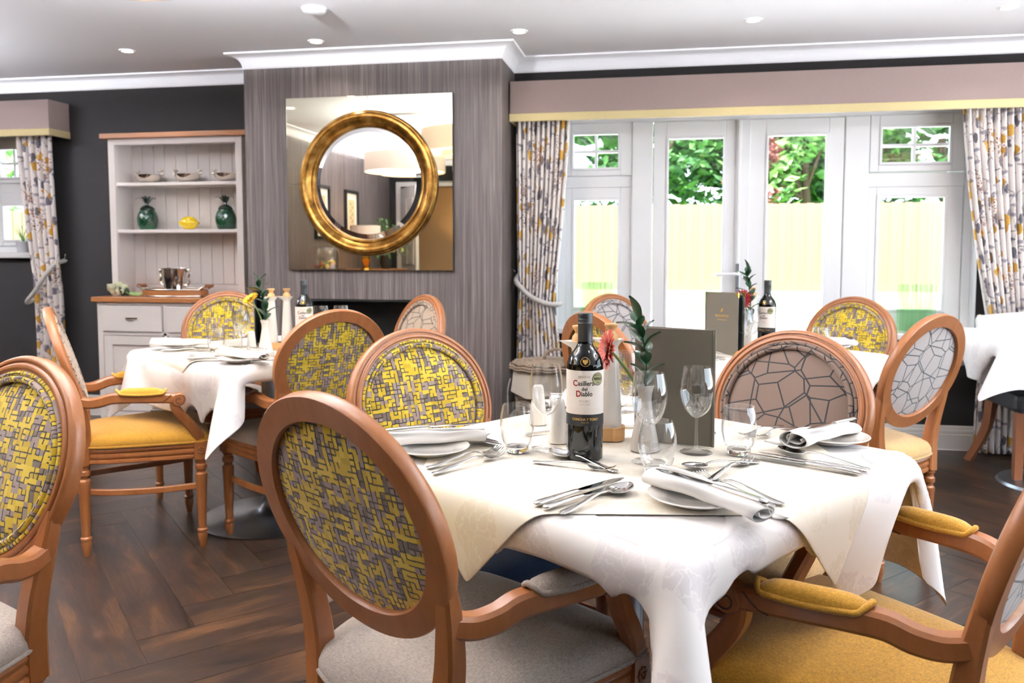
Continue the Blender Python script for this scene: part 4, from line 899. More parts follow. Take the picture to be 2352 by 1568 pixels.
# rolled napkin: spiral cross-section extruded along x, soft taper and a loose tail
def napkin_mesh(seed, L=.235):
    rg = random.Random(seed); sec = []
    for a in np.linspace(0, 3.6 * pi, 46): r = .0085 + .0014 * a; sec.append((r * cos(a + 2.6) * 1.5, .018 + r * sin(a + 2.6) * .75))
    x0, y0 = sec[-1]
    sec = [(x, max(.0015, y)) for x, y in sec]
    tail = ctrl([(sec[-1][0], sec[-1][1], 0), (sec[-1][0] + .012, .008, 0), (sec[-1][0] + .03, .0045, 0), (sec[-1][0] + .05, .009, 0)], 6); sec += [(p[0], max(.0015, p[1])) for p in tail[1:]]
    def fn(u, v):
        i = u * (len(sec) - 1); k = min(int(i), len(sec) - 2); f = i - k; x = sec[k][0] * (1 - f) + sec[k + 1][0] * f; z = sec[k][1] * (1 - f) + sec[k + 1][1] * f
        s = 1 - .16 * v + .05 * sin(5 * v + seed); sk = (u > .85) * (u - .85) / .15
        return ((v - .5) * L + .02 * sk * (v - .5) * 2 + .004 * sin(u * 9), x * s * (1 - .35 * sk * v) + .01 * sin(pi * v), z * s * (1 - .1 * v) + .0012 * sin(14 * v + u * 6))
    return MB().grid(fn, 90, 16).mesh('napkin', 80)
NPM = [napkin_mesh(1), napkin_mesh(2)]
def napkin(x, y, ang, label, z=.006, k=0, zb=None):
    o = link('napkin', NPM[k], NAPKIN, None, (x, y, (ITZ if zb is None else zb) + z), R(ang)); tag(o, label, 'napkin', 'rolled white napkins'); m = o.modifiers.new('t', 'SOLIDIFY'); m.thickness = .0018; m.offset = 0
# ------------------------------------------------------------------ wine bottle
BP = ctrl([(.030, 0, .0), (.0355, 0, .003), (.0368, 0, .012), (.037, 0, .10), (.037, 0, .182), (.0355, 0, .197), (.029, 0, .213), (.0205, 0, .224), (.0155, 0, .234), (.0143, 0, .246), (.0143, 0, .262)], 4)
BT_B = MB().lathe([(0, .004), (.02, .003)] + [(p[0], p[2]) for p in BP], 56).mesh('bottle_body', 50)
BT_C = MB().lathe([(.0149, .238), (.0151, .256), (.0151, .273), (.0154, .2735), (.0154, .2755), (.0150, .276), (.0150, .281), (.0154, .2815), (.0154, .2835), (.0150, .284), (.0150, .288), (.0155, .2885), (.0155, .292), (.0148, .2945), (.013, .295), (0, .295)], 40).mesh('screw_cap', 35)
RB = .0376
def cylpatch(a0, a1, z0, z1, r, n=24, edge=None):
    def fn(u, v):
        a = a0 + (a1 - a0) * u; z = z0 + (z1 - z0) * v + (edge(u) * v if edge else 0); return (r * cos(a), r * sin(a), z)
    return MB().grid(fn, n, 3)
def cyl(r, a_c, z_c): return lambda x, y: Vector((r * cos(a_c + x / RB), r * sin(a_c + x / RB), z_c + y))
def bottle(x, y, face, who, detail=True):
    """face: world angle the label looks to"""
    e = empty('wine_bottle', (x, y, ITZ), R(face), 'dark red wine bottle with cream label standing %s' % who, 'bottle', 'red wine bottles on the tables')
    bb = link('bottle_body', BT_B, BOTTLE, e); link('screw_cap', BT_C, CAPSULE, e)
    lab = cylpatch(-1.55, 1.45, .093, .183, RB).obj('front_label', LABEL, e, 60); bl = cylpatch(-1.6, 1.5, .072, .0945, RB + .0001, edge=lambda u: .0012 * sin(pi * u)).obj('lower_label', BLACKLAB, e, 60)
    r1 = RB + .0003; tx = lambda nm, s_, sz, m, xo, z, par=lab, bold=0, al='CENTER', sx=1: text('print', s_, sz, m, par, cyl(r1, xo / RB, z), al, bold, sx)
    tx('print', 'RESERVA', .0062, FAINT, -.002, .1685)
    tx('print', 'asillero', .0135, INK, -.0148, .1535, bold=.00025, al='LEFT', sx=.88); tx('print', 'C', .0165, REDINK, -.0205, .1525, bold=.0005, sx=.9)
    tx('print', 'del', .0095, INK, -.001, .1435, bold=.0002); tx('print', 'iablo', .0135, INK, -.008, .1325, bold=.00025, al='LEFT', sx=.88); tx('print', 'D', .0165, REDINK, -.0135, .1315, bold=.0005, sx=.9)
    tx('print', 'MALBEC', .006, FAINT, -.001, .1205); tx('print', 'CHILE | 2020', .004, FAINT, -.001, .1145)
    if detail:
        rg = random.Random(5)
        for k in range(3):
            b = MB(); pts = [(t, .0009 * sin(t * 2600 + k) + .0007 * sin(t * 5200 * 1.3 + 2 * k)) for t in np.linspace(-.032, .032, 150)]
            for (a, c), (a2, c2) in zip(pts, pts[1:]):
                if rg.random() < .12: continue
                f_ = cyl(r1, 0, .1065 - .0042 * k); q = [f_(a, c - .0001), f_(a2, c2 - .0001), f_(a2, c2 + .0002), f_(a, c + .0002)]; b.add(q, [(0, 1, 2, 3)])
            b.obj('handwriting', FAINT, lab, 0)
    r1 = RB + .0004
    text('print', 'CONCHA Y TORO', .0068, GOLDINK, bl, cyl(r1, 0, .0835), 'CENTER', .0002, .95); text('print', 'DESDE 1883', .003, GOLDINK, bl, cyl(r1, 0, .0785))
    def disc(rad, zc, ac, rr, n=28, ri=0):
        b = MB(); f_ = cyl(rr, ac, zc); v = [f_(rad * cos(2 * pi * k / n), rad * sin(2 * pi * k / n)) for k in range(n)]
        if ri: v2 = [f_(ri * cos(2 * pi * k / n), ri * sin(2 * pi * k / n)) for k in range(n)]; return b.add(v + v2, [(k, (k + 1) % n, n + (k + 1) % n, n + k) for k in range(n)])
        return b.add(v + [f_(0, 0)], [(k, (k + 1) % n, n) for k in range(n)])
    md = disc(.0128, .166, .72, RB + .0006).obj('medal_sticker', PALEGOLDINK, lab, 0); disc(.0128, .166, .72, RB + .0008, ri=.0118).obj('medal_rim', INK, md, 0)
    text('print', 'WINE', .0082, INK, md, cyl(RB + .0009, .72, .1635), 'CENTER', .0002, .85); text('print', '2020', .0035, INK, md, cyl(RB + .0009, .72, .1575)); text('print', 'AWARD', .0035, INK, md, cyl(RB + .0009, .72, .1725))
    # shoulder emblem: ring with a horned head
    f_ = lambda x_, y_: Vector((.0352 - .33 * max(0, y_ + .004) - .0 + .0012, x_, .2005 + y_))
    def sh(x_, y_):
        z = .2005 + y_; i = min(range(len(BP)), key=lambda k: abs(BP[k][2] - z)); r = BP[i][0] + .0006; j = i + 1 if BP[i][2] < z else i - 1; t = (z - BP[i][2]) / (BP[j][2] - BP[i][2] + 1e-9); r = BP[i][0] * (1 - t) + BP[j][0] * t + .0006; a = x_ / .033; return Vector((r * cos(a), r * sin(a), z))
    b = MB(); n = 32; b.add([sh(.0092 * cos(2 * pi * k / n), .0092 * sin(2 * pi * k / n)) for k in range(n)] + [sh(.0084 * cos(2 * pi * k / n), .0084 * sin(2 * pi * k / n)) for k in range(n)], [(k, (k + 1) % n, n + (k + 1) % n, n + k) for k in range(n)]); em = b.obj('shoulder_emblem', GOLDINK, e, 0)
    head = [(-.0052, .0055), (-.0035, .0035), (0, .0042), (.0035, .0035), (.0052, .0055), (.005, .001), (.0042, -.0015), (.002, -.0035), (0, -.0065), (-.002, -.0035), (-.0042, -.0015), (-.005, .001)]
    MB().add([sh(*q) for q in head], [tuple(range(len(head)))]).obj('emblem_head', GOLDINK, em, 0)
    return e
# ------------------------------------------------------------------ condiments, vases, menus
ST_M = None
def stand(x, y, ang, who):
    e = empty('cruet_stand', (x, y, ITZ), R(ang), 'light wooden two ring cruet stand %s' % who, 'stand', 'wooden cruet stands')
    def fig8(r, d, n=40):
        pts = []
        for k in range(n):
            a = 2 * pi * k / n; pts.append(((d if cos(a) >= 0 else -d) + r * cos(a), r * sin(a) * (1 if abs(cos(a)) > .2 else .86)))
        return pts
    b = MB().prism(fig8(.037, .033), 0, .008); b.obj('base', BAMBOO, e, 0, bevel=.001); o, i = fig8(.0375, .033), fig8(.0315, .033); n = 40
    v = [(px, py, z) for z in (.006, .03) for px, py in o] + [(px, py, z) for z in (.006, .03) for px, py in i]
    f = []
    for k in range(n):
        j = (k + 1) % n; f += [(k, j, n + j, n + k), (2 * n + k, 3 * n + k, 3 * n + j, 2 * n + j), (n + k, n + j, 3 * n + j, 3 * n + k)]
    MB().add(v, f).obj('rim', BAMBOO, e, 30)
cr = ctrl([(.026, 0, 0), (.0265, 0, .006), (.024, 0, .06), (.019, 0, .14), (.0165, 0, .185), (.0155, 0, .197), (.019, 0, .204), (.028, 0, .216)], 5)
def spoutb():
    b = MB(); pr = [(p[0], p[2]) for p in cr]; b.lathe([(0, .001)] + pr + [(.0265, .216), (.017, .204), (.0135, .196), (0, .19)], 40)
    for i, q in enumerate(b.v):
        if q[2] > .2:
            t = (q[2] - .2) / .016; a = atan2(q[1], q[0]); k = max(0, cos(a)) ** 6; b.v[i] = (q[0] + .020 * k * t, q[1] * (1 - .35 * k * t), q[2] + .002 * k * t)
    return b
CR_M = spoutb().mesh('cruet_body', 60); CR_S = MB().lathe([(0, .19), (.012, .192), (.0145, .206), (.0165, .216), (.015, .226), (.0095, .232), (.0085, .236), (.015, .246), (.0152, .249), (.014, .2505), (0, .2505)], 32).mesh('stopper', 50)
def cruet(x, y, ang, who, z=.008):
    e = empty('oil_cruet', (x, y, ITZ + z), R(ang), 'white ceramic pouring cruet with wooden stopper, %s' % who, 'cruet', 'white oil and vinegar cruets'); link('cruet_body', CR_M, CERAMIC, e); link('stopper', CR_S, BAMBOO, e)
SH_M = MB().lathe([(0, 0), (.021, 0), (.022, .002), (.0135, .088), (.012, .094), (.008, .0965), (0, .097)], 36).mesh('shaker_body', 50)
SH_H = MB().lathe([(0, .0975), (.0009, .0975), (.0009, .096)], 8).mesh('pour_hole', 0)
def shaker(x, y, who, mat=None):
    e = empty('salt_shaker', (x, y, ITZ), 0, 'tapered white ceramic shaker %s' % who, 'shaker', 'white salt and pepper shakers'); link('shaker_body', SH_M, mat or CERAMIC, e)
    for k in range(3): link('pour_hole', SH_H, INK, e, (.003 * cos(k * 2.1), .003 * sin(k * 2.1), 0))
VS_M = MB().lathe([(0, .002), (.030, 0), (.032, .002), (.030, .012), (.021, .06), (.0145, .098), (.0135, .108), (.0155, .124), (.0195, .138), (.0185, .1385), (.014, .124), (.012, .108), (.0, .09)], 44).mesh('vase_body', 50)
def leafm(L, Wd):
    def fn(u, v): return (L * v, (u - .5) * 2 * Wd * sin(pi * min(1, v * .94 + .03)) ** .8 * (1 - .25 * v), .10 * L * sin(pi * v) + .25 * Wd * abs(2 * u - 1))
    return MB().grid(fn, 5, 9).mesh('leaf', 70)
LF_M = leafm(.060, .0165)
def gerbera(e, top, facing, petal, sc=1.0, stem_from=(0, 0, .1)):
    """flower head facing a direction, with stem"""
    c = Vector(top); z = Vector(facing).normalized(); x = z.cross(Vector((0, 0, 1))).normalized(); y = z.cross(x); M = Matrix((x, y, z)).transposed().to_4x4(); M.translation = c
    b = MB(); rg = random.Random(int(sc * 100))
    for lay, (n, L, lift) in enumerate(((22, .037, .05), (20, .031, .35), (16, .02, .7))):
        for k in range(n):
            a = 2 * pi * (k + .5 * lay) / n + rg.uniform(-.06, .06); l = L * rg.uniform(.92, 1.06); s0 = len(b.v); lf = lift + rg.uniform(-.08, .08)
            b.grid(lambda u, v: (.006 + l * v * cos(lf * .8), (u - .5) * .0098 * sin(pi * (.12 + .8 * v)) ** .7, .002 * lay + l * v * sin(lf) * .55 + .0015 * (2 * u - 1) ** 2), 3, 5); b.xf(Matrix.Rotation(a, 4, 'Z'), s0)
    b.xf(Matrix.Scale(sc, 4)); b.xf(M); h = tag(b.obj('petals', petal, e, 60), kind='stuff')
    b = MB().lathe([(0, .006), (.005, .0065), (.009, .004), (.0105, 0)], 20); b.xf(M @ Matrix.Scale(sc, 4)); b.obj('flower_centre', DARKC, e)
    b = MB()
    for k in range(26):
        a = k * 2.4; r = .010 + .002 * (k % 2); b.sphere((r * cos(a), r * sin(a), .004), .0018, 5, 4)
    b.xf(M @ Matrix.Scale(sc, 4)); b.obj('florets', ORANGEC, e)
    MB().tube(ctrl([stem_from, tuple(Vector(stem_from).lerp(c, .5) + Vector((0, 0, .012))), tuple(c - z * .004)], 6), .0028, 7).obj('stem', STEM, e)
def sprig(e, pts, n, seed, size=1.0):
    rg = random.Random(seed); path = ctrl(pts, 8); P = [Vector(p) for p in path]; MB().tube(path, lambda t: .0022 - .001 * t, 6).obj('sprig_stem', LEAF, e)
    for k in range(n):
        t = .12 + .88 * k / (n - 1); i = min(int(t * (len(P) - 1)), len(P) - 2); d = (P[i + 1] - P[i]).normalized(); a = k * 2.4 + rg.uniform(-.4, .4); s = d.cross(Vector((cos(a), sin(a), .2))).normalized(); w = (d * (.55 + .5 * (k == n - 1)) + s * (.85 if k < n - 1 else .1)).normalized()
        n_ = w.cross(d.cross(w) if d.cross(w).length > .05 else Vector((1, 0, 0))).normalized(); y = n_.cross(w); M = Matrix((w, y, n_)).transposed().to_4x4(); M.translation = P[i]
        o = link('leaf', LF_M, LEAF, e); sc = size * rg.uniform(.75, 1.1) * (1 - .25 * abs(t - .5)); o.matrix_local = M @ Matrix.Scale(sc, 4)
def vase(x, y, who, petal, flower, facing, sprigpts, fs=1., seed=1, mat=None):
    e = empty('bud_vase', (x, y, ITZ), 0, 'white bud vase with %s, %s' % who, 'vase', 'bud vases with one flower'); link('vase_body', VS_M, mat or CERAMIC, e)
    gerbera(e, flower, facing, petal, fs); sprig(e, sprigpts, 15, seed, 1.05)
def menu(x, y, ang, open_, w, h, who, logo=False):
    """booklet standing open: spine at (x,y); first cover along ang, second along ang+open_"""
    e = empty('menu_folder', (x, y, ITZ), R(ang), 'olive grey leatherette menu folder standing open, %s' % who, 'menu', 'standing menu folders')
    for k, a in enumerate((0, R(open_))):
        M = Matrix.Rotation(a, 4, 'Z'); s = -1 if k == 0 else 1
        b = MB().box(.003, w, -.002, .002, 0, h).xf(M); c = b.obj('cover', LEATHER, e, 0, bevel=.0015)
        MB().box(.012, w - .008, .0022 * -s, .0035 * -s, .012, h - .01).xf(M).obj('page', DARKPAGE, c, 0)
        for z0, z1, x0, x1 in ((h - .018, h + .0006, w - .018, w + .0006), (-.0002, .018, w - .018, w + .0006)):
            tri = [(x1, z0 if z0 > .1 else z1), (x1, z1 if z0 > .1 else z0), (x0, z1 if z0 > .1 else z0)]; bb = MB(); t = .0026; n = 3
            bb.add([(px, -t, pz) for px, pz in tri] + [(px, t, pz) for px, pz in tri], [(0, 1, 2), (5, 4, 3), (0, 3, 4, 1), (1, 4, 5, 2), (2, 5, 3, 0)]); bb.xf(M).obj('corner_cap', GOLD, c, 0)
        if logo and k == 0:
            pl = lambda zc, xc: (lambda x_, y_: Vector((xc - x_ * -1, -.0024, zc + y_)))
            text('print', 'BARCHESTER', .0135, GOLDINK, c, pl(h * .60, w * .52), 'CENTER', .0002, .88); text('print', 'Celebrating life', .0085, GOLDINK, c, pl(h * .545, w * .52))
            b = MB(); lf = [(0, 0), (.004, .001), (.011, .006), (.013, .013), (.012, .019), (.006, .017), (.002, .011), (.001, .006)]; b.add([(w * .5 + q[0] * .9 - .004, -.0024, h * .675 + q[1] * .9) for q in lf], [tuple(range(len(lf)))]); b.obj('leaf_logo', GOLDINK, c, 0)
    MB().lathe([(.0035, 0), (.0035, h)], 12).obj('spine', LEATHER, e)
    return e
# ------------------------------------------------------------------ front table setting
bottle(-.149, 1.629, -84, 'at the front of the foreground table')
stand(-.145, 1.80, 12, 'behind the wine bottle')
cruet(-.108, 1.812, 175, 'right one behind the front wine bottle'); cruet(-.178, 1.795, 200, 'left one behind the front wine bottle', .004)
shaker(-.218, 1.752, 'left of the front wine bottle'); shaker(-.29, 1.93, 'at the far side of the front table')
vase(-.030, 1.716, ('a coral gerbera', 'left of the front menu'), PINK, (-.078, .0, .212), (-.93, -.40, .10), [(0, 0, .12), (.002, .005, .18), (-.006, .01, .235), (-.018, .012, .275)], 1.05, 3, GREYCER)
menu(.113, 1.765, 154, 13, .172, .252, 'on the foreground table')
wineglass(-.236, 1.685, 'wine glass left of the front wine bottle'); wineglass(-.02, 1.615, 'wine glass in front of the coral flower vase'); wineglass(.076, 1.712, 'wine glass in front of the front menu'); wineglass(-.08, 1.94, 'wine glass behind the cruets of the front table')
tumbler(-.293, 1.655, 'water tumbler at the left of the front table'); tumbler(-.003, 1.54, 'water tumbler nearest to the camera'); tumbler(.163, 1.717, 'water tumbler at the right of the front table')
plate(.062, 1.372, 'white side plate under the nearest napkin'); napkin(.075, 1.335, -46, 'white napkin roll with a knife on it, nearest to the camera', .010, 0)
cutlery('knife', .158, 1.222, .02, 1.352, 'knife lying on the nearest napkin', ITZ + .046)
cutlery('fork', .203, 1.375, .055, 1.552, 'fork right of the nearest napkin'); cutlery('fork', .186, 1.362, .034, 1.536, 'fork half hidden beside the nearest napkin')
cutlery('knife', -.2, 1.297, -.07, 1.465, 'outer knife at the near left of the front table'); cutlery('knife', -.183, 1.282, -.058, 1.44, 'inner shorter knife at the near left of the front table', None, .9); cutlery('spoon', -.154, 1.262, -.046, 1.43, 'soup spoon at the near left of the front table')
cutlery('spoon', -.078, 1.528, -.225, 1.65, 'dessert spoon in front of the wine bottle', None, .95); cutlery('fork', -.246, 1.573, -.09, 1.535, 'dessert fork in front of the wine bottle', None, .85)
cutlery('fork', .087, 1.49, .19, 1.68, 'fork pointing at the right tumbler'); cutlery('spoon', .195, 1.652, .05, 1.572, 'dessert spoon right of the nearest tumbler', None, .88)
cutlery('knife', .372, 1.592, .195, 1.69, 'outer knife at the right of the front table'); cutlery('knife', .387, 1.607, .215, 1.706, 'middle knife at the right of the front table', None, .95); cutlery('spoon', .398, 1.63, .262, 1.742, 'soup spoon at the right of the front table')
plate(.375, 1.87, 'white side plate at the right of the front table'); napkin(.352, 1.825, 50, 'white napkin roll at the right of the front table', .010, 1)
cutlery('knife', .43, 1.90, .30, 1.75, 'knife lying on the right napkin of the front table', ITZ + .044, .85)
cutlery('fork', .32, 2.0, .225, 1.872, 'fork behind the right tumbler', None, .9); cutlery('fork', .29, 2.01, .2, 1.89, 'second fork behind the right tumbler', None, .9)
plate(-.468, 1.615, 'white side plate at the left of the front table'); napkin(-.475, 1.64, 27, 'white napkin roll at the left of the front table', .010, 0)
cutlery('knife', -.56, 1.585, -.38, 1.685, 'knife lying on the left napkin of the front table', ITZ + .045, .95)
cutlery('knife', -.53, 1.785, -.335, 1.685, 'outer knife at the left of the front table'); cutlery('knife', -.518, 1.822, -.345, 1.705, 'inner knife at the left of the front table', None, .95); cutlery('spoon', -.575, 1.77, -.44, 1.70, 'spoon half hidden by the left napkin', None, .9)
cutlery('fork', -.44, 1.488, -.33, 1.648, 'outer fork at the left of the front table'); cutlery('fork', -.418, 1.45, -.306, 1.628, 'inner fork at the left of the front table')
plate(-.17, 2.12, 'white side plate at the far side of the front table'); napkin(-.165, 2.11, 10, 'white napkin roll at the far side of the front table', .010, 1)
cutlery('knife', -.31, 2.03, -.20, 2.21, 'knife at the far side of the front table'); cutlery('fork', -.34, 2.06, -.23, 2.22, 'fork at the far side of the front table')
cutlery('knife', .06, 2.08, .12, 1.88, 'knife behind the front menu'); cutlery('knife', -.30, 1.80, -.21, 1.87, 'small knife behind the left wine glass', None, .6)
# ------------------------------------------------------------------ window table setting
menu(.185, 3.47, -44, 17, .168, .25, 'by the garden doors with a gold crest', True)
bottle(.445, 3.58, -118, 'on the table by the garden doors', False)
cruet(.40, 3.72, 200, 'on the window table'); stand(.41, 3.715, 30, 'on the window table')
vase(.375, 3.56, ('a dark red gerbera', 'on the window table'), RED, (-.035, -.02, .215), (-.5, -.8, .1), [(0, 0, .12), (.0, .005, .2), (-.01, .0, .28), (-.018, .0, .335)], 1.0, 8)
wineglass(.335, 3.41, 'wine glass right of the window table menu'); wineglass(.19, 3.60, 'wine glass left of the window table menu'); wineglass(.60, 3.66, 'wine glass right of the window table bottle'); wineglass(.365, 3.46, 'second wine glass right of the window table menu')
tumbler(.11, 3.52, 'tumbler left of the window table menu'); tumbler(.66, 3.56, 'tumbler at the right of the window table')
plate(.72, 3.66, 'white side plate on the window table'); napkin(.72, 3.66, 20, 'white napkin roll at the right of the window table', .010, 0); napkin(.70, 3.72, 24, 'second white napkin at the right of the window table', .010, 1)
cutlery('knife', .80, 3.50, .62, 3.42, 'knife at the right of the window table'); cutlery('fork', .78, 3.54, .60, 3.47, 'fork at the right of the window table')
cutlery('knife', .22, 3.18, .10, 3.32, 'knife at the near corner of the window table'); cutlery('knife', .25, 3.20, .13, 3.34, 'second knife at the near corner of the window table'); cutlery('spoon', .31, 3.28, .16, 3.4, 'spoon below the window table menu')
# ------------------------------------------------------------------ dresser table setting
menu(-1.80, 3.40, -66, 26, .16, .25, 'on the left table')
bottle(-1.495, 3.235, -72, 'on the left table', False)
stand(-1.60, 3.22, 20, 'on the left table'); cruet(-1.572, 3.232, 190, 'right one on the left table'); cruet(-1.632, 3.21, 210, 'left one on the left table')
vase(-1.585, 3.06, ('a yellow gerbera', 'on the left table'), YELLOWP, (-.055, -.01, .225), (-.3, -.5, .75), [(0, 0, .12), (.0, .005, .18), (-.012, .0, .245), (-.03, .0, .295)], .85, 5)
shaker(-1.625, 3.02, 'left of the yellow flower vase')
wineglass(-1.80, 3.25, 'wine glass left of the left table menu'); wineglass(-1.665, 3.02, 'wine glass beside the left table shaker'); wineglass(-1.46, 3.33, 'wine glass behind the left table bottle'); wineglass(-1.38, 3.36, 'wine glass right of the left table bottle')
tumbler(-1.83, 3.10, 'tumbler at the left of the left table'); tumbler(-1.67, 2.955, 'tumbler near the front of the left table'); tumbler(-1.33, 3.30, 'tumbler at the right of the left table')
plate(-1.575, 2.83, 'white side plate at the front of the left table'); napkin(-1.565, 2.835, -20, 'white napkin roll at the front of the left table', .010, 1)
cutlery('knife', -1.475, 2.855, -1.66, 2.89, 'knife on the front napkin of the left table', ITZ + .044, .8)
plate(-2.03, 3.16, 'white side plate at the left of the left table'); napkin(-2.03, 3.16, 28, 'white napkin roll at the left of the left table', .010, 0)
cutlery('knife', -1.80, 2.84, -1.63, 2.93, 'outer knife at the front of the left table'); cutlery('knife', -1.815, 2.86, -1.65, 2.95, 'inner knife at the front of the left table'); cutlery('spoon', -1.79, 2.87, -1.62, 2.96, 'soup spoon at the front of the left table')
cutlery('spoon', -1.62, 2.90, -1.73, 2.99, 'dessert spoon beside the front tumbler', None, .9); cutlery('fork', -1.86, 2.95, -1.70, 2.98, 'dessert fork beside the front tumbler', None, .9)
cutlery('fork', -1.40, 2.87, -1.47, 2.98, 'outer fork at the front of the left table'); cutlery('fork', -1.44, 2.85, -1.51, 2.97, 'inner fork at the front of the left table')
cutlery('knife', -2.06, 3.06, -1.87, 3.13, 'knife at the left of the left table'); cutlery('fork', -2.04, 3.04, -1.86, 3.11, 'fork at the left of the left table')
# ------------------------------------------------------------------ far right table with white chair
t = empty('dining_table', (1.98, 4.46, 0), 0, 'square pedestal table at the far right under a white cloth', 'table', 'dining tables')
MB().box(-.40, .40, -.36, .36, TZ - .035, TZ - .006).obj('table_top', DARKWOOD, t, 0, bevel=.008); MB().lathe([(.036, .05), (.036, TZ - .03)], 24).obj('column', BRUSHED, t); MB().lathe([(0, 0), (.27, 0), (.26, .013), (.06, .05), (0, .05)], 40).obj('base_disc', BRUSHED, t, 40)
o = link('tablecloth', CLS[2], CLOTH, None, (1.98, 4.46, .003), 0); o.scale = (.97, .9, 1); tag(o, 'white cloth hanging low over the far right table', 'tablecloth', 'white tablecloths'); hem(o)
e = empty('side_chair', (2.02, 4.74, 0), 0, 'white upholstered chair with wooden legs behind the far right table', 'chair')
b = MB().grid(lambda u, v: (-.29 + .58 * u, .13 + .06 * v - .03 * sin(pi * u), .44 + .37 * v + .03 * sin(pi * u) * v), 16, 8); o = b.obj('backrest', WHITELEATHER, e, 60); m = o.modifiers.new('t', 'SOLIDIFY'); m.thickness = .07; m = o.modifiers.new('b', 'BEVEL'); m.width = .02; m.segments = 3
MB().box(-.27, .27, -.34, .13, .36, .46).obj('seat', BLACKLEATHER, e, 0, bevel=.03)
for sx in (-1, 1):
    MB().sweep(ctrl([(sx * .235, -.30, .37), (sx * .235, -.30, .2), (sx * .235, -.30, 0)], 3), lambda i, t: rect(.046 - .01 * t, .046 - .01 * t)).obj('leg', LEGWOOD, e, 0)
    MB().sweep(ctrl([(sx * .225, .08, .37), (sx * .24, .10, .2), (sx * .30, .17, 0)], 4), lambda i, t: rect(.046 - .012 * t, .046 - .01 * t)).obj('leg', LEGWOOD, e, 30)
# ------------------------------------------------------------------ wicker bin beside the curtain
e = empty('wicker_hamper', (-.63, 4.52, 0), 0, 'grey wicker hamper with linen liner and looped lid beside the curtain', 'basket')
b = MB(); NR = 34
for k in range(NR):
    z = .01 + k * .0145; r0 = .15 + .03 * z / .5; n = 72
    b.tube([((r0 + .004 * (1 if (i + k) % 4 < 2 else -1)) * cos(2 * pi * i / n), (r0 + .004 * (1 if (i + k) % 4 < 2 else -1)) * sin(2 * pi * i / n), z) for i in range(n)], .0065, 5, closed=True)
tag(b.obj('woven_body', WICKER, e, 60), kind='stuff')
n = 60
b = MB().grid(lambda u, v: ((.19 + .016 * v + .006 * sin(u * 2 * pi * 9) * v) * cos(2 * pi * u), (.19 + .016 * v + .006 * sin(u * 2 * pi * 9) * v) * sin(2 * pi * u), .515 - .13 * v + .012 * v * sin(u * 2 * pi * 4)), n, 8, True); o = b.obj('linen_liner', LINER, e, 70)
lid = empty('lid', (0, 0, 0)); bpy.data.objects.remove(lid)
b = MB()
for k in range(14):
    r0 = .014 + k * .0135; n = 60; b.tube([((r0) * cos(2 * pi * i / n), (r0) * sin(2 * pi * i / n), .548 + .014 * (1 - (r0 / .2) ** 2) + .003 * (1 if (i + k) % 4 < 2 else -1)) for i in range(n)], .007, 5, closed=True)
for z in (.522, .535): b.tube([(.205 * cos(2 * pi * i / 60), .205 * sin(2 * pi * i / 60), z + .003 * sin(i * 1.3)) for i in range(60)], .009, 6, closed=True)
lid = tag(b.obj('woven_lid', WICKER, e, 60), kind='stuff')
for ph in (0, pi):
    p0 = ctrl([(-.015, -.02, .55), (.0, -.02, .605), (.06, -.02, .628), (.12, -.02, .605), (.135, -.02, .55)], 8); b = MB().tube([(x + .004 * cos(i * .9 + ph), y + .004 * sin(i * .9 + ph), z) for i, (x, y, z) in enumerate(p0)], .0085, 6); b.obj('loop_handle', WICKER, lid, 60)
MB().tube(ctrl([(-.2, -.05, .46), (-.215, -.05, .38), (-.21, -.05, .2), (-.212, -.04, .1)], 5), .004, 6).obj('drawstring', ROPE, e)
# ------------------------------------------------------------------ window sill things
def gvase(x, label):
    e = empty('ribbed_vase', (x, YW + .04, .69), 0, label, 'vase', 'ribbed glass vases on the sill'); n = 120
    b = MB(); o_ = [((.105 + .0022 * cos(30 * 2 * pi * k / n)) * cos(2 * pi * k / n), (.052 + .0022 * cos(30 * 2 * pi * k / n)) * sin(2 * pi * k / n)) for k in range(n)]; i_ = [(.097 * cos(2 * pi * k / n), .044 * sin(2 * pi * k / n)) for k in range(n)]
    v = [(p[0], p[1], z) for p in o_ for z in (0, .29)] + [(p[0], p[1], z) for p in i_ for z in (.012, .29)]; f = []
    for k in range(n):
        j = (k + 1) % n; f += [(2 * k, 2 * j, 2 * j + 1, 2 * k + 1), (2 * n + 2 * k, 2 * n + 2 * k + 1, 2 * n + 2 * j + 1, 2 * n + 2 * j), (2 * k + 1, 2 * j + 1, 2 * n + 2 * j + 1, 2 * n + 2 * k + 1)]
    f += [tuple(2 * k for k in range(n))[::-1], tuple(2 * n + 2 * k for k in range(n))]
    MB().add(v, f).obj('glass_body', RIBGLASS, e, 40)
gvase(-.40, 'ribbed clear glass vase on the left garden window sill'); gvase(1.50, 'ribbed clear glass vase on the right garden window sill')
e = empty('potted_plant', (-4.56, YW + .03, 1.165), 0, 'small grey pot with wispy green plant on the far left sill', 'plant')
MB().lathe([(0, 0), (.04, 0), (.05, .08), (.046, .08), (.04, .06), (0, .06)], 24).obj('pot', plain('grey_pot', srgb(186, 186, 190), .7), e)
rg = random.Random(2)
for k in range(16):
    a = rg.uniform(0, 6.28); l = rg.uniform(.08, .15); MB().tube(ctrl([(0, 0, .06), (.02 * cos(a), .02 * sin(a), .06 + l * .6), (.06 * cos(a), .05 * sin(a), .06 + l)], 4), lambda t: .003 - .002 * t, 5).obj('stalk', FOL2, e)
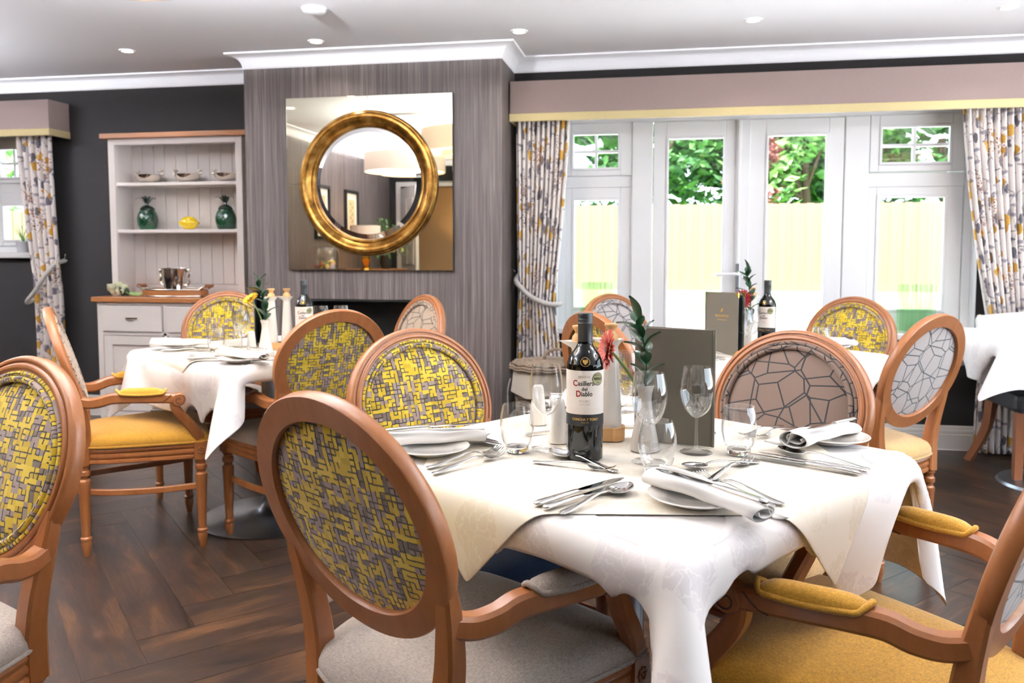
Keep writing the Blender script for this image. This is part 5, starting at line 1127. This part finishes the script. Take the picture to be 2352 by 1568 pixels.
# ------------------------------------------------------------------ things seen in the looking glass
e = empty('sideboard', (-3.33, 1.05, 0), 0, 'long dark wooden sideboard against the striped side wall', 'sideboard')
MB().box(-.26, .24, -1.2, 1.1, .08, .93).obj('body', DARKWOOD, e, 0, bevel=.005); MB().box(-.265, .26, -1.22, 1.12, .93, .96).obj('top', OAK, e, 0, bevel=.004)
for y in (-1.1, -.36, .38):
    d = MB().box(.24, .255, y, y + .7, .12, .9).obj('cupboard_door', DARKWOOD, e, 0, bevel=.004); MB().sphere((.265, y + .62, .55), .012, 10, 8).obj('knob', BRASS, d)
for y in (-1.15, 1.05):
    for x in (-.24, .2): MB().box(x, x + .04, y - .02, y + .02, 0, .08).obj('foot', DARKWOOD, e, 0)
def tablelamp(x, y, z, label, glow):
    e = empty('table_lamp', (x, y, z), 0, label, 'lamp', 'table lamps'); MB().lathe([(0, 0), (.07, 0), (.06, .02), (.02, .04), (.055, .12), (.05, .2), (.012, .26), (.01, .3), (0, .3)], 8).obj('base', GOLD, e, 10)
    MB().lathe([(.17, .27), (.17, .5), (.167, .5), (.167, .27)], 40, closed=True).obj('lamp_shade', SHADE, e, 40)
    MB().sphere((0, 0, .36), .035, 12, 10).obj('bulb', SHADEGLOW, e)
    l = bpy.data.lights.new('lamp', 'POINT'); l.energy = glow; l.color = (1, .72, .42); l.shadow_soft_size = .05; o = bpy.data.objects.new('lamp', l); COL.objects.link(o); o.parent = e; o.location = (0, 0, .36)
tablelamp(-3.30, .62, .96, 'table lamp with cream drum shade on the sideboard', 6)
rg = random.Random(9)
e = empty('flower_arrangement', (-3.24, .12, .96), 0, 'tall green foliage arrangement with pale flowers on the sideboard', 'flowers')
MB().lathe([(0, 0), (.05, 0), (.075, .08), (.06, .16), (.05, .17), (0, .15)], 24).obj('vase_body', BLACK, e)
b = MB()
for k in range(420):
    a, t = rg.uniform(0, 6.28), rg.uniform(0, 1) ** .6; r0 = .26 * t; z = .18 + rg.uniform(0, .42) * (1.1 - .5 * t); s0 = len(b.v); s = rg.uniform(.02, .045)
    b.add([(0, 0, 0), (s, -.3 * s, 0), (2 * s, 0, 0), (s, .3 * s, 0)], [(0, 1, 2, 3)]); b.xf(Matrix.Translation((r0 * cos(a), r0 * sin(a), z)) @ Matrix.Rotation(a, 4, 'Z') @ Matrix.Rotation(rg.uniform(-1.2, 1.2), 4, 'Y') @ Matrix.Rotation(rg.uniform(-1, 1), 4, 'X'), s0)
tag(b.obj('foliage', FOL1, e, 0), kind='stuff')
for k in range(16):
    a = rg.uniform(0, 6.28); r0 = rg.uniform(.08, .26); MB().sphere((r0 * cos(a), r0 * sin(a), rg.uniform(.2, .55)), .024, 8, 6).obj('bloom', plain('pale_green_bloom', srgb(196, 206, 120), .6) if k == 0 else bpy.data.materials['pale_green_bloom'], e)
def picture(y, label, seed):
    e = empty('framed_print', (-3.6, y, 1.30), 0, label, 'picture', 'framed botanical prints')
    b = MB(); frame_rect(b, -.2, .2, 0, .58, .035, -.03, -.002); b.xf(Matrix.Rotation(R(90), 4, 'Z')); b.obj('frame', BLACK, e, 0)
    MB().box(.003, .010, -.165, .165, .035, .545).obj('mount', plain('print_mount', srgb(232, 226, 214), .7), e, 0)
    p = MB().box(.0105, .012, -.10, .10, .1, .47).obj('print', plain('print_paper', srgb(206, 178, 140), .8), e, 0)
    for k in range(6):
        z = .2 + k * .04; sgn = 1 if k % 2 else -1; MB().add([(.0125, 0, z), (.0125, sgn * .03, z + .01), (.0125, sgn * .05, z + .045), (.0125, sgn * .015, z + .03)], [(0, 1, 2, 3)]).obj('drawn_leaf', FOL1, p, 0)
picture(1.15, 'framed botanical print nearer the hearth on the striped side wall', 1); picture(.30, 'framed botanical print farther along the striped side wall', 2)
e = empty('fruit_board', (-3.33, 1.72, .96), 0, 'wooden board of fruit under a clear cloche on the sideboard', 'fruit board')
MB().box(-.13, .13, -.24, .24, 0, .04).obj('board', DARKWOOD, e, 0, bevel=.005)
MB().lathe([(.15, .04), (.148, .2), (.12, .25), (0, .262), (0, .26), (.118, .247), (.145, .2), (.147, .04)], 40).obj('cloche', GLASS, e, 50)
for k in range(3): MB().tube(ctrl([(.03 + .02 * k, -.1, .055 + .012 * k), (.05 + .01 * k, -.05, .075 + .015 * k), (.03, .0, .085 + .012 * k)], 5), lambda t: .017 * sin(pi * (.1 + .8 * t)) + .003, 8).obj('banana', LEMON, e)
for k in range(12): MB().sphere((rg.uniform(-.06, .1), rg.uniform(-.02, .12), .062 + .02 * (k % 2)), .024, 10, 8).obj('fruit', (RED, ORANGEC, YELLOWP, FOL2)[k % 4] , e)
e = empty('exit_sign', (-2.3, -1.08, 2.12), 0, 'green emergency exit sign over the doorway wall', 'sign'); MB().box(-.17, .17, -.018, .02, -.07, .07).obj('sign_box', WHITE, e, 0); MB().box(-.15, .15, .0205, .022, -.05, .05).obj('sign_face', EXITG, e, 0)
e = empty('corridor_mirror', (-2.55, -2.75, 1.5), 0, 'round silver framed mirror on the corridor wall', 'mirror'); ringmesh([(.22, -.0), (.22, -.02), (.27, -.03), (.28, -.002)], 0).xf(Matrix.Rotation(pi, 4, 'Z')).obj('frame', SILVER, e, 40); ringmesh([(0, -.01), (.225, -.01)], 0).xf(Matrix.Rotation(pi, 4, 'Z')).obj('glass', MIRROR, e, 0)
e = empty('side_table', (-2.75, -2.45, 0), 0, 'small dark corridor table', 'table'); MB().box(-.25, .25, -.18, .18, .66, .7).obj('top', DARKWOOD, e, 0)
for sx in (-.22, .2):
    for sy in (-.16, .14): MB().box(sx, sx + .02, sy, sy + .02, 0, .66).obj('leg', DARKWOOD, e, 0)
tablelamp(-2.75, -2.45, .70, 'lit table lamp with cream shade in the corridor', 40)
# ------------------------------------------------------------------ garden
def gz(y): return -.05 + .42 * min(1, max(0, (y - 5.5) / 5.6))
b = MB().grid(lambda u, v: (-30 + 60 * u, 5.43 + 5.7 * v, gz(5.43 + 5.7 * v)), 3, 6); struct('ground_patio', b, PAVE, 'pale paved terrace outside the garden doors', 'paving')
b = MB().grid(lambda u, v: (-30 + 60 * u, 11.13 + 25 * v, .37), 3, 3); struct('ground_lawn', b, GRASS, 'bright green lawn in front of the fence', 'lawn')
b = MB().box(3.59, 40, -20, 36, -.3, -.1); struct('ground_side', b, PAVE, 'pale ground beside the house', 'paving')
fe = empty('garden_fence', (0, 17, .37), 0, 'tall pale closeboard timber fence behind the lawn', 'fence')
bd = MB().box(-.068, .068, -.012, .012, .15, 1.75).mesh('board', 0); bd2 = MB().box(-.068, .068, .010, .03, .15, 1.74).mesh('board', 0)
for k in range(195): link('board', bd if k % 2 else bd2, FENCE, fe, (-17 + k * .13, 0, 0))
MB().box(-17, 8.4, -.014, .03, 0, .15).obj('gravel_board', FENCE, fe, 0)
for z in (.3, .9, 1.5): MB().box(-17, 8.4, .031, .09, z, z + .08).obj('rail', FENCE, fe, 0)
def tree(x, y, z0, rx, rz, n, mat, label, seed, size=.17, hole=.25):
    rg = random.Random(seed); e = empty('tree', (x, y, .37), 0, label, 'tree', 'trees and hedges behind the fence'); b = MB(); zc = z0 - .37 + rz
    cl = [(rg.uniform(-.7, .7) * rx, rg.uniform(-.5, .5) * rx * .6, zc + rg.uniform(-.8, .8) * rz, rg.uniform(.22, .45) * rx) for _ in range(16)]
    for k in range(n):
        c = cl[rg.randrange(len(cl))]; d = Vector((rg.gauss(0, 1), rg.gauss(0, 1), rg.gauss(0, 1))).normalized() * c[3] * rg.uniform(.6, 1.05); s = size * rg.uniform(.5, 1.2); s0 = len(b.v)
        b.add([(-s, 0, 0), (0, -.42 * s, .1 * s), (s, 0, 0), (0, .42 * s, .1 * s)], [(0, 1, 2, 3)])
        b.xf(Matrix.Translation((c[0] + d.x, c[1] + d.y, c[2] + d.z)) @ Matrix.Rotation(rg.uniform(0, 6.28), 4, 'Z') @ Matrix.Rotation(rg.uniform(-1.3, 1.3), 4, 'X') @ Matrix.Rotation(rg.uniform(-1, 1), 4, 'Y'), s0)
    tag(b.obj('foliage', mat, e, 0), kind='stuff'); MB().tube([(0, 0, 0), (.1, 0, zc * .5), (0, 0, zc)], .09, 8).obj('trunk', BARK, e)
    for k in range(4): MB().tube([(0, 0, zc * .6), (cl[k][0] * .8, cl[k][1] * .8, cl[k][2])], .04, 6).obj('branch', BARK, e)
tree(-.4, 19.5, 1.5, 2.2, 2.4, 2600, FOL1, 'dense green tree behind the left pane', 1); tree(1.6, 20.5, 1.3, 1.5, 2.6, 2400, FOL1, 'dark green tree behind the left door pane', 2); tree(1.95, 19.2, 1.9, .8, 1.2, 800, FOL3, 'dark red and pink tree behind the left door', 3, .12)
tree(3.2, 19.8, 1.5, 1.5, 2.2, 2400, FOL2, 'bright green tree behind the right door', 4); tree(4.4, 20.6, 1.3, 1.3, 2.8, 2200, FOL1, 'dark tree at the right edge of the right door', 5); tree(6.2, 20, 1.3, 2.2, 2.4, 2600, FOL1, 'dense green tree behind the right window', 6)
tree(-3.6, 20.5, 1.2, 2.2, 2.6, 1800, FOL2, 'pale green tree left of the garden window', 7); tree(-15.5, 20, 1.4, 3, 2.2, 2200, FOL2, 'pale green tree seen from the far left window', 8, .22); tree(5.0, 22.5, 1.3, 4, 4.2, 3000, FOL1, 'tall dark tree line on the right', 9, .3); tree(0, 22.5, 1.3, 4, 4.2, 3000, FOL1, 'tall dark tree line on the left', 10, .3)
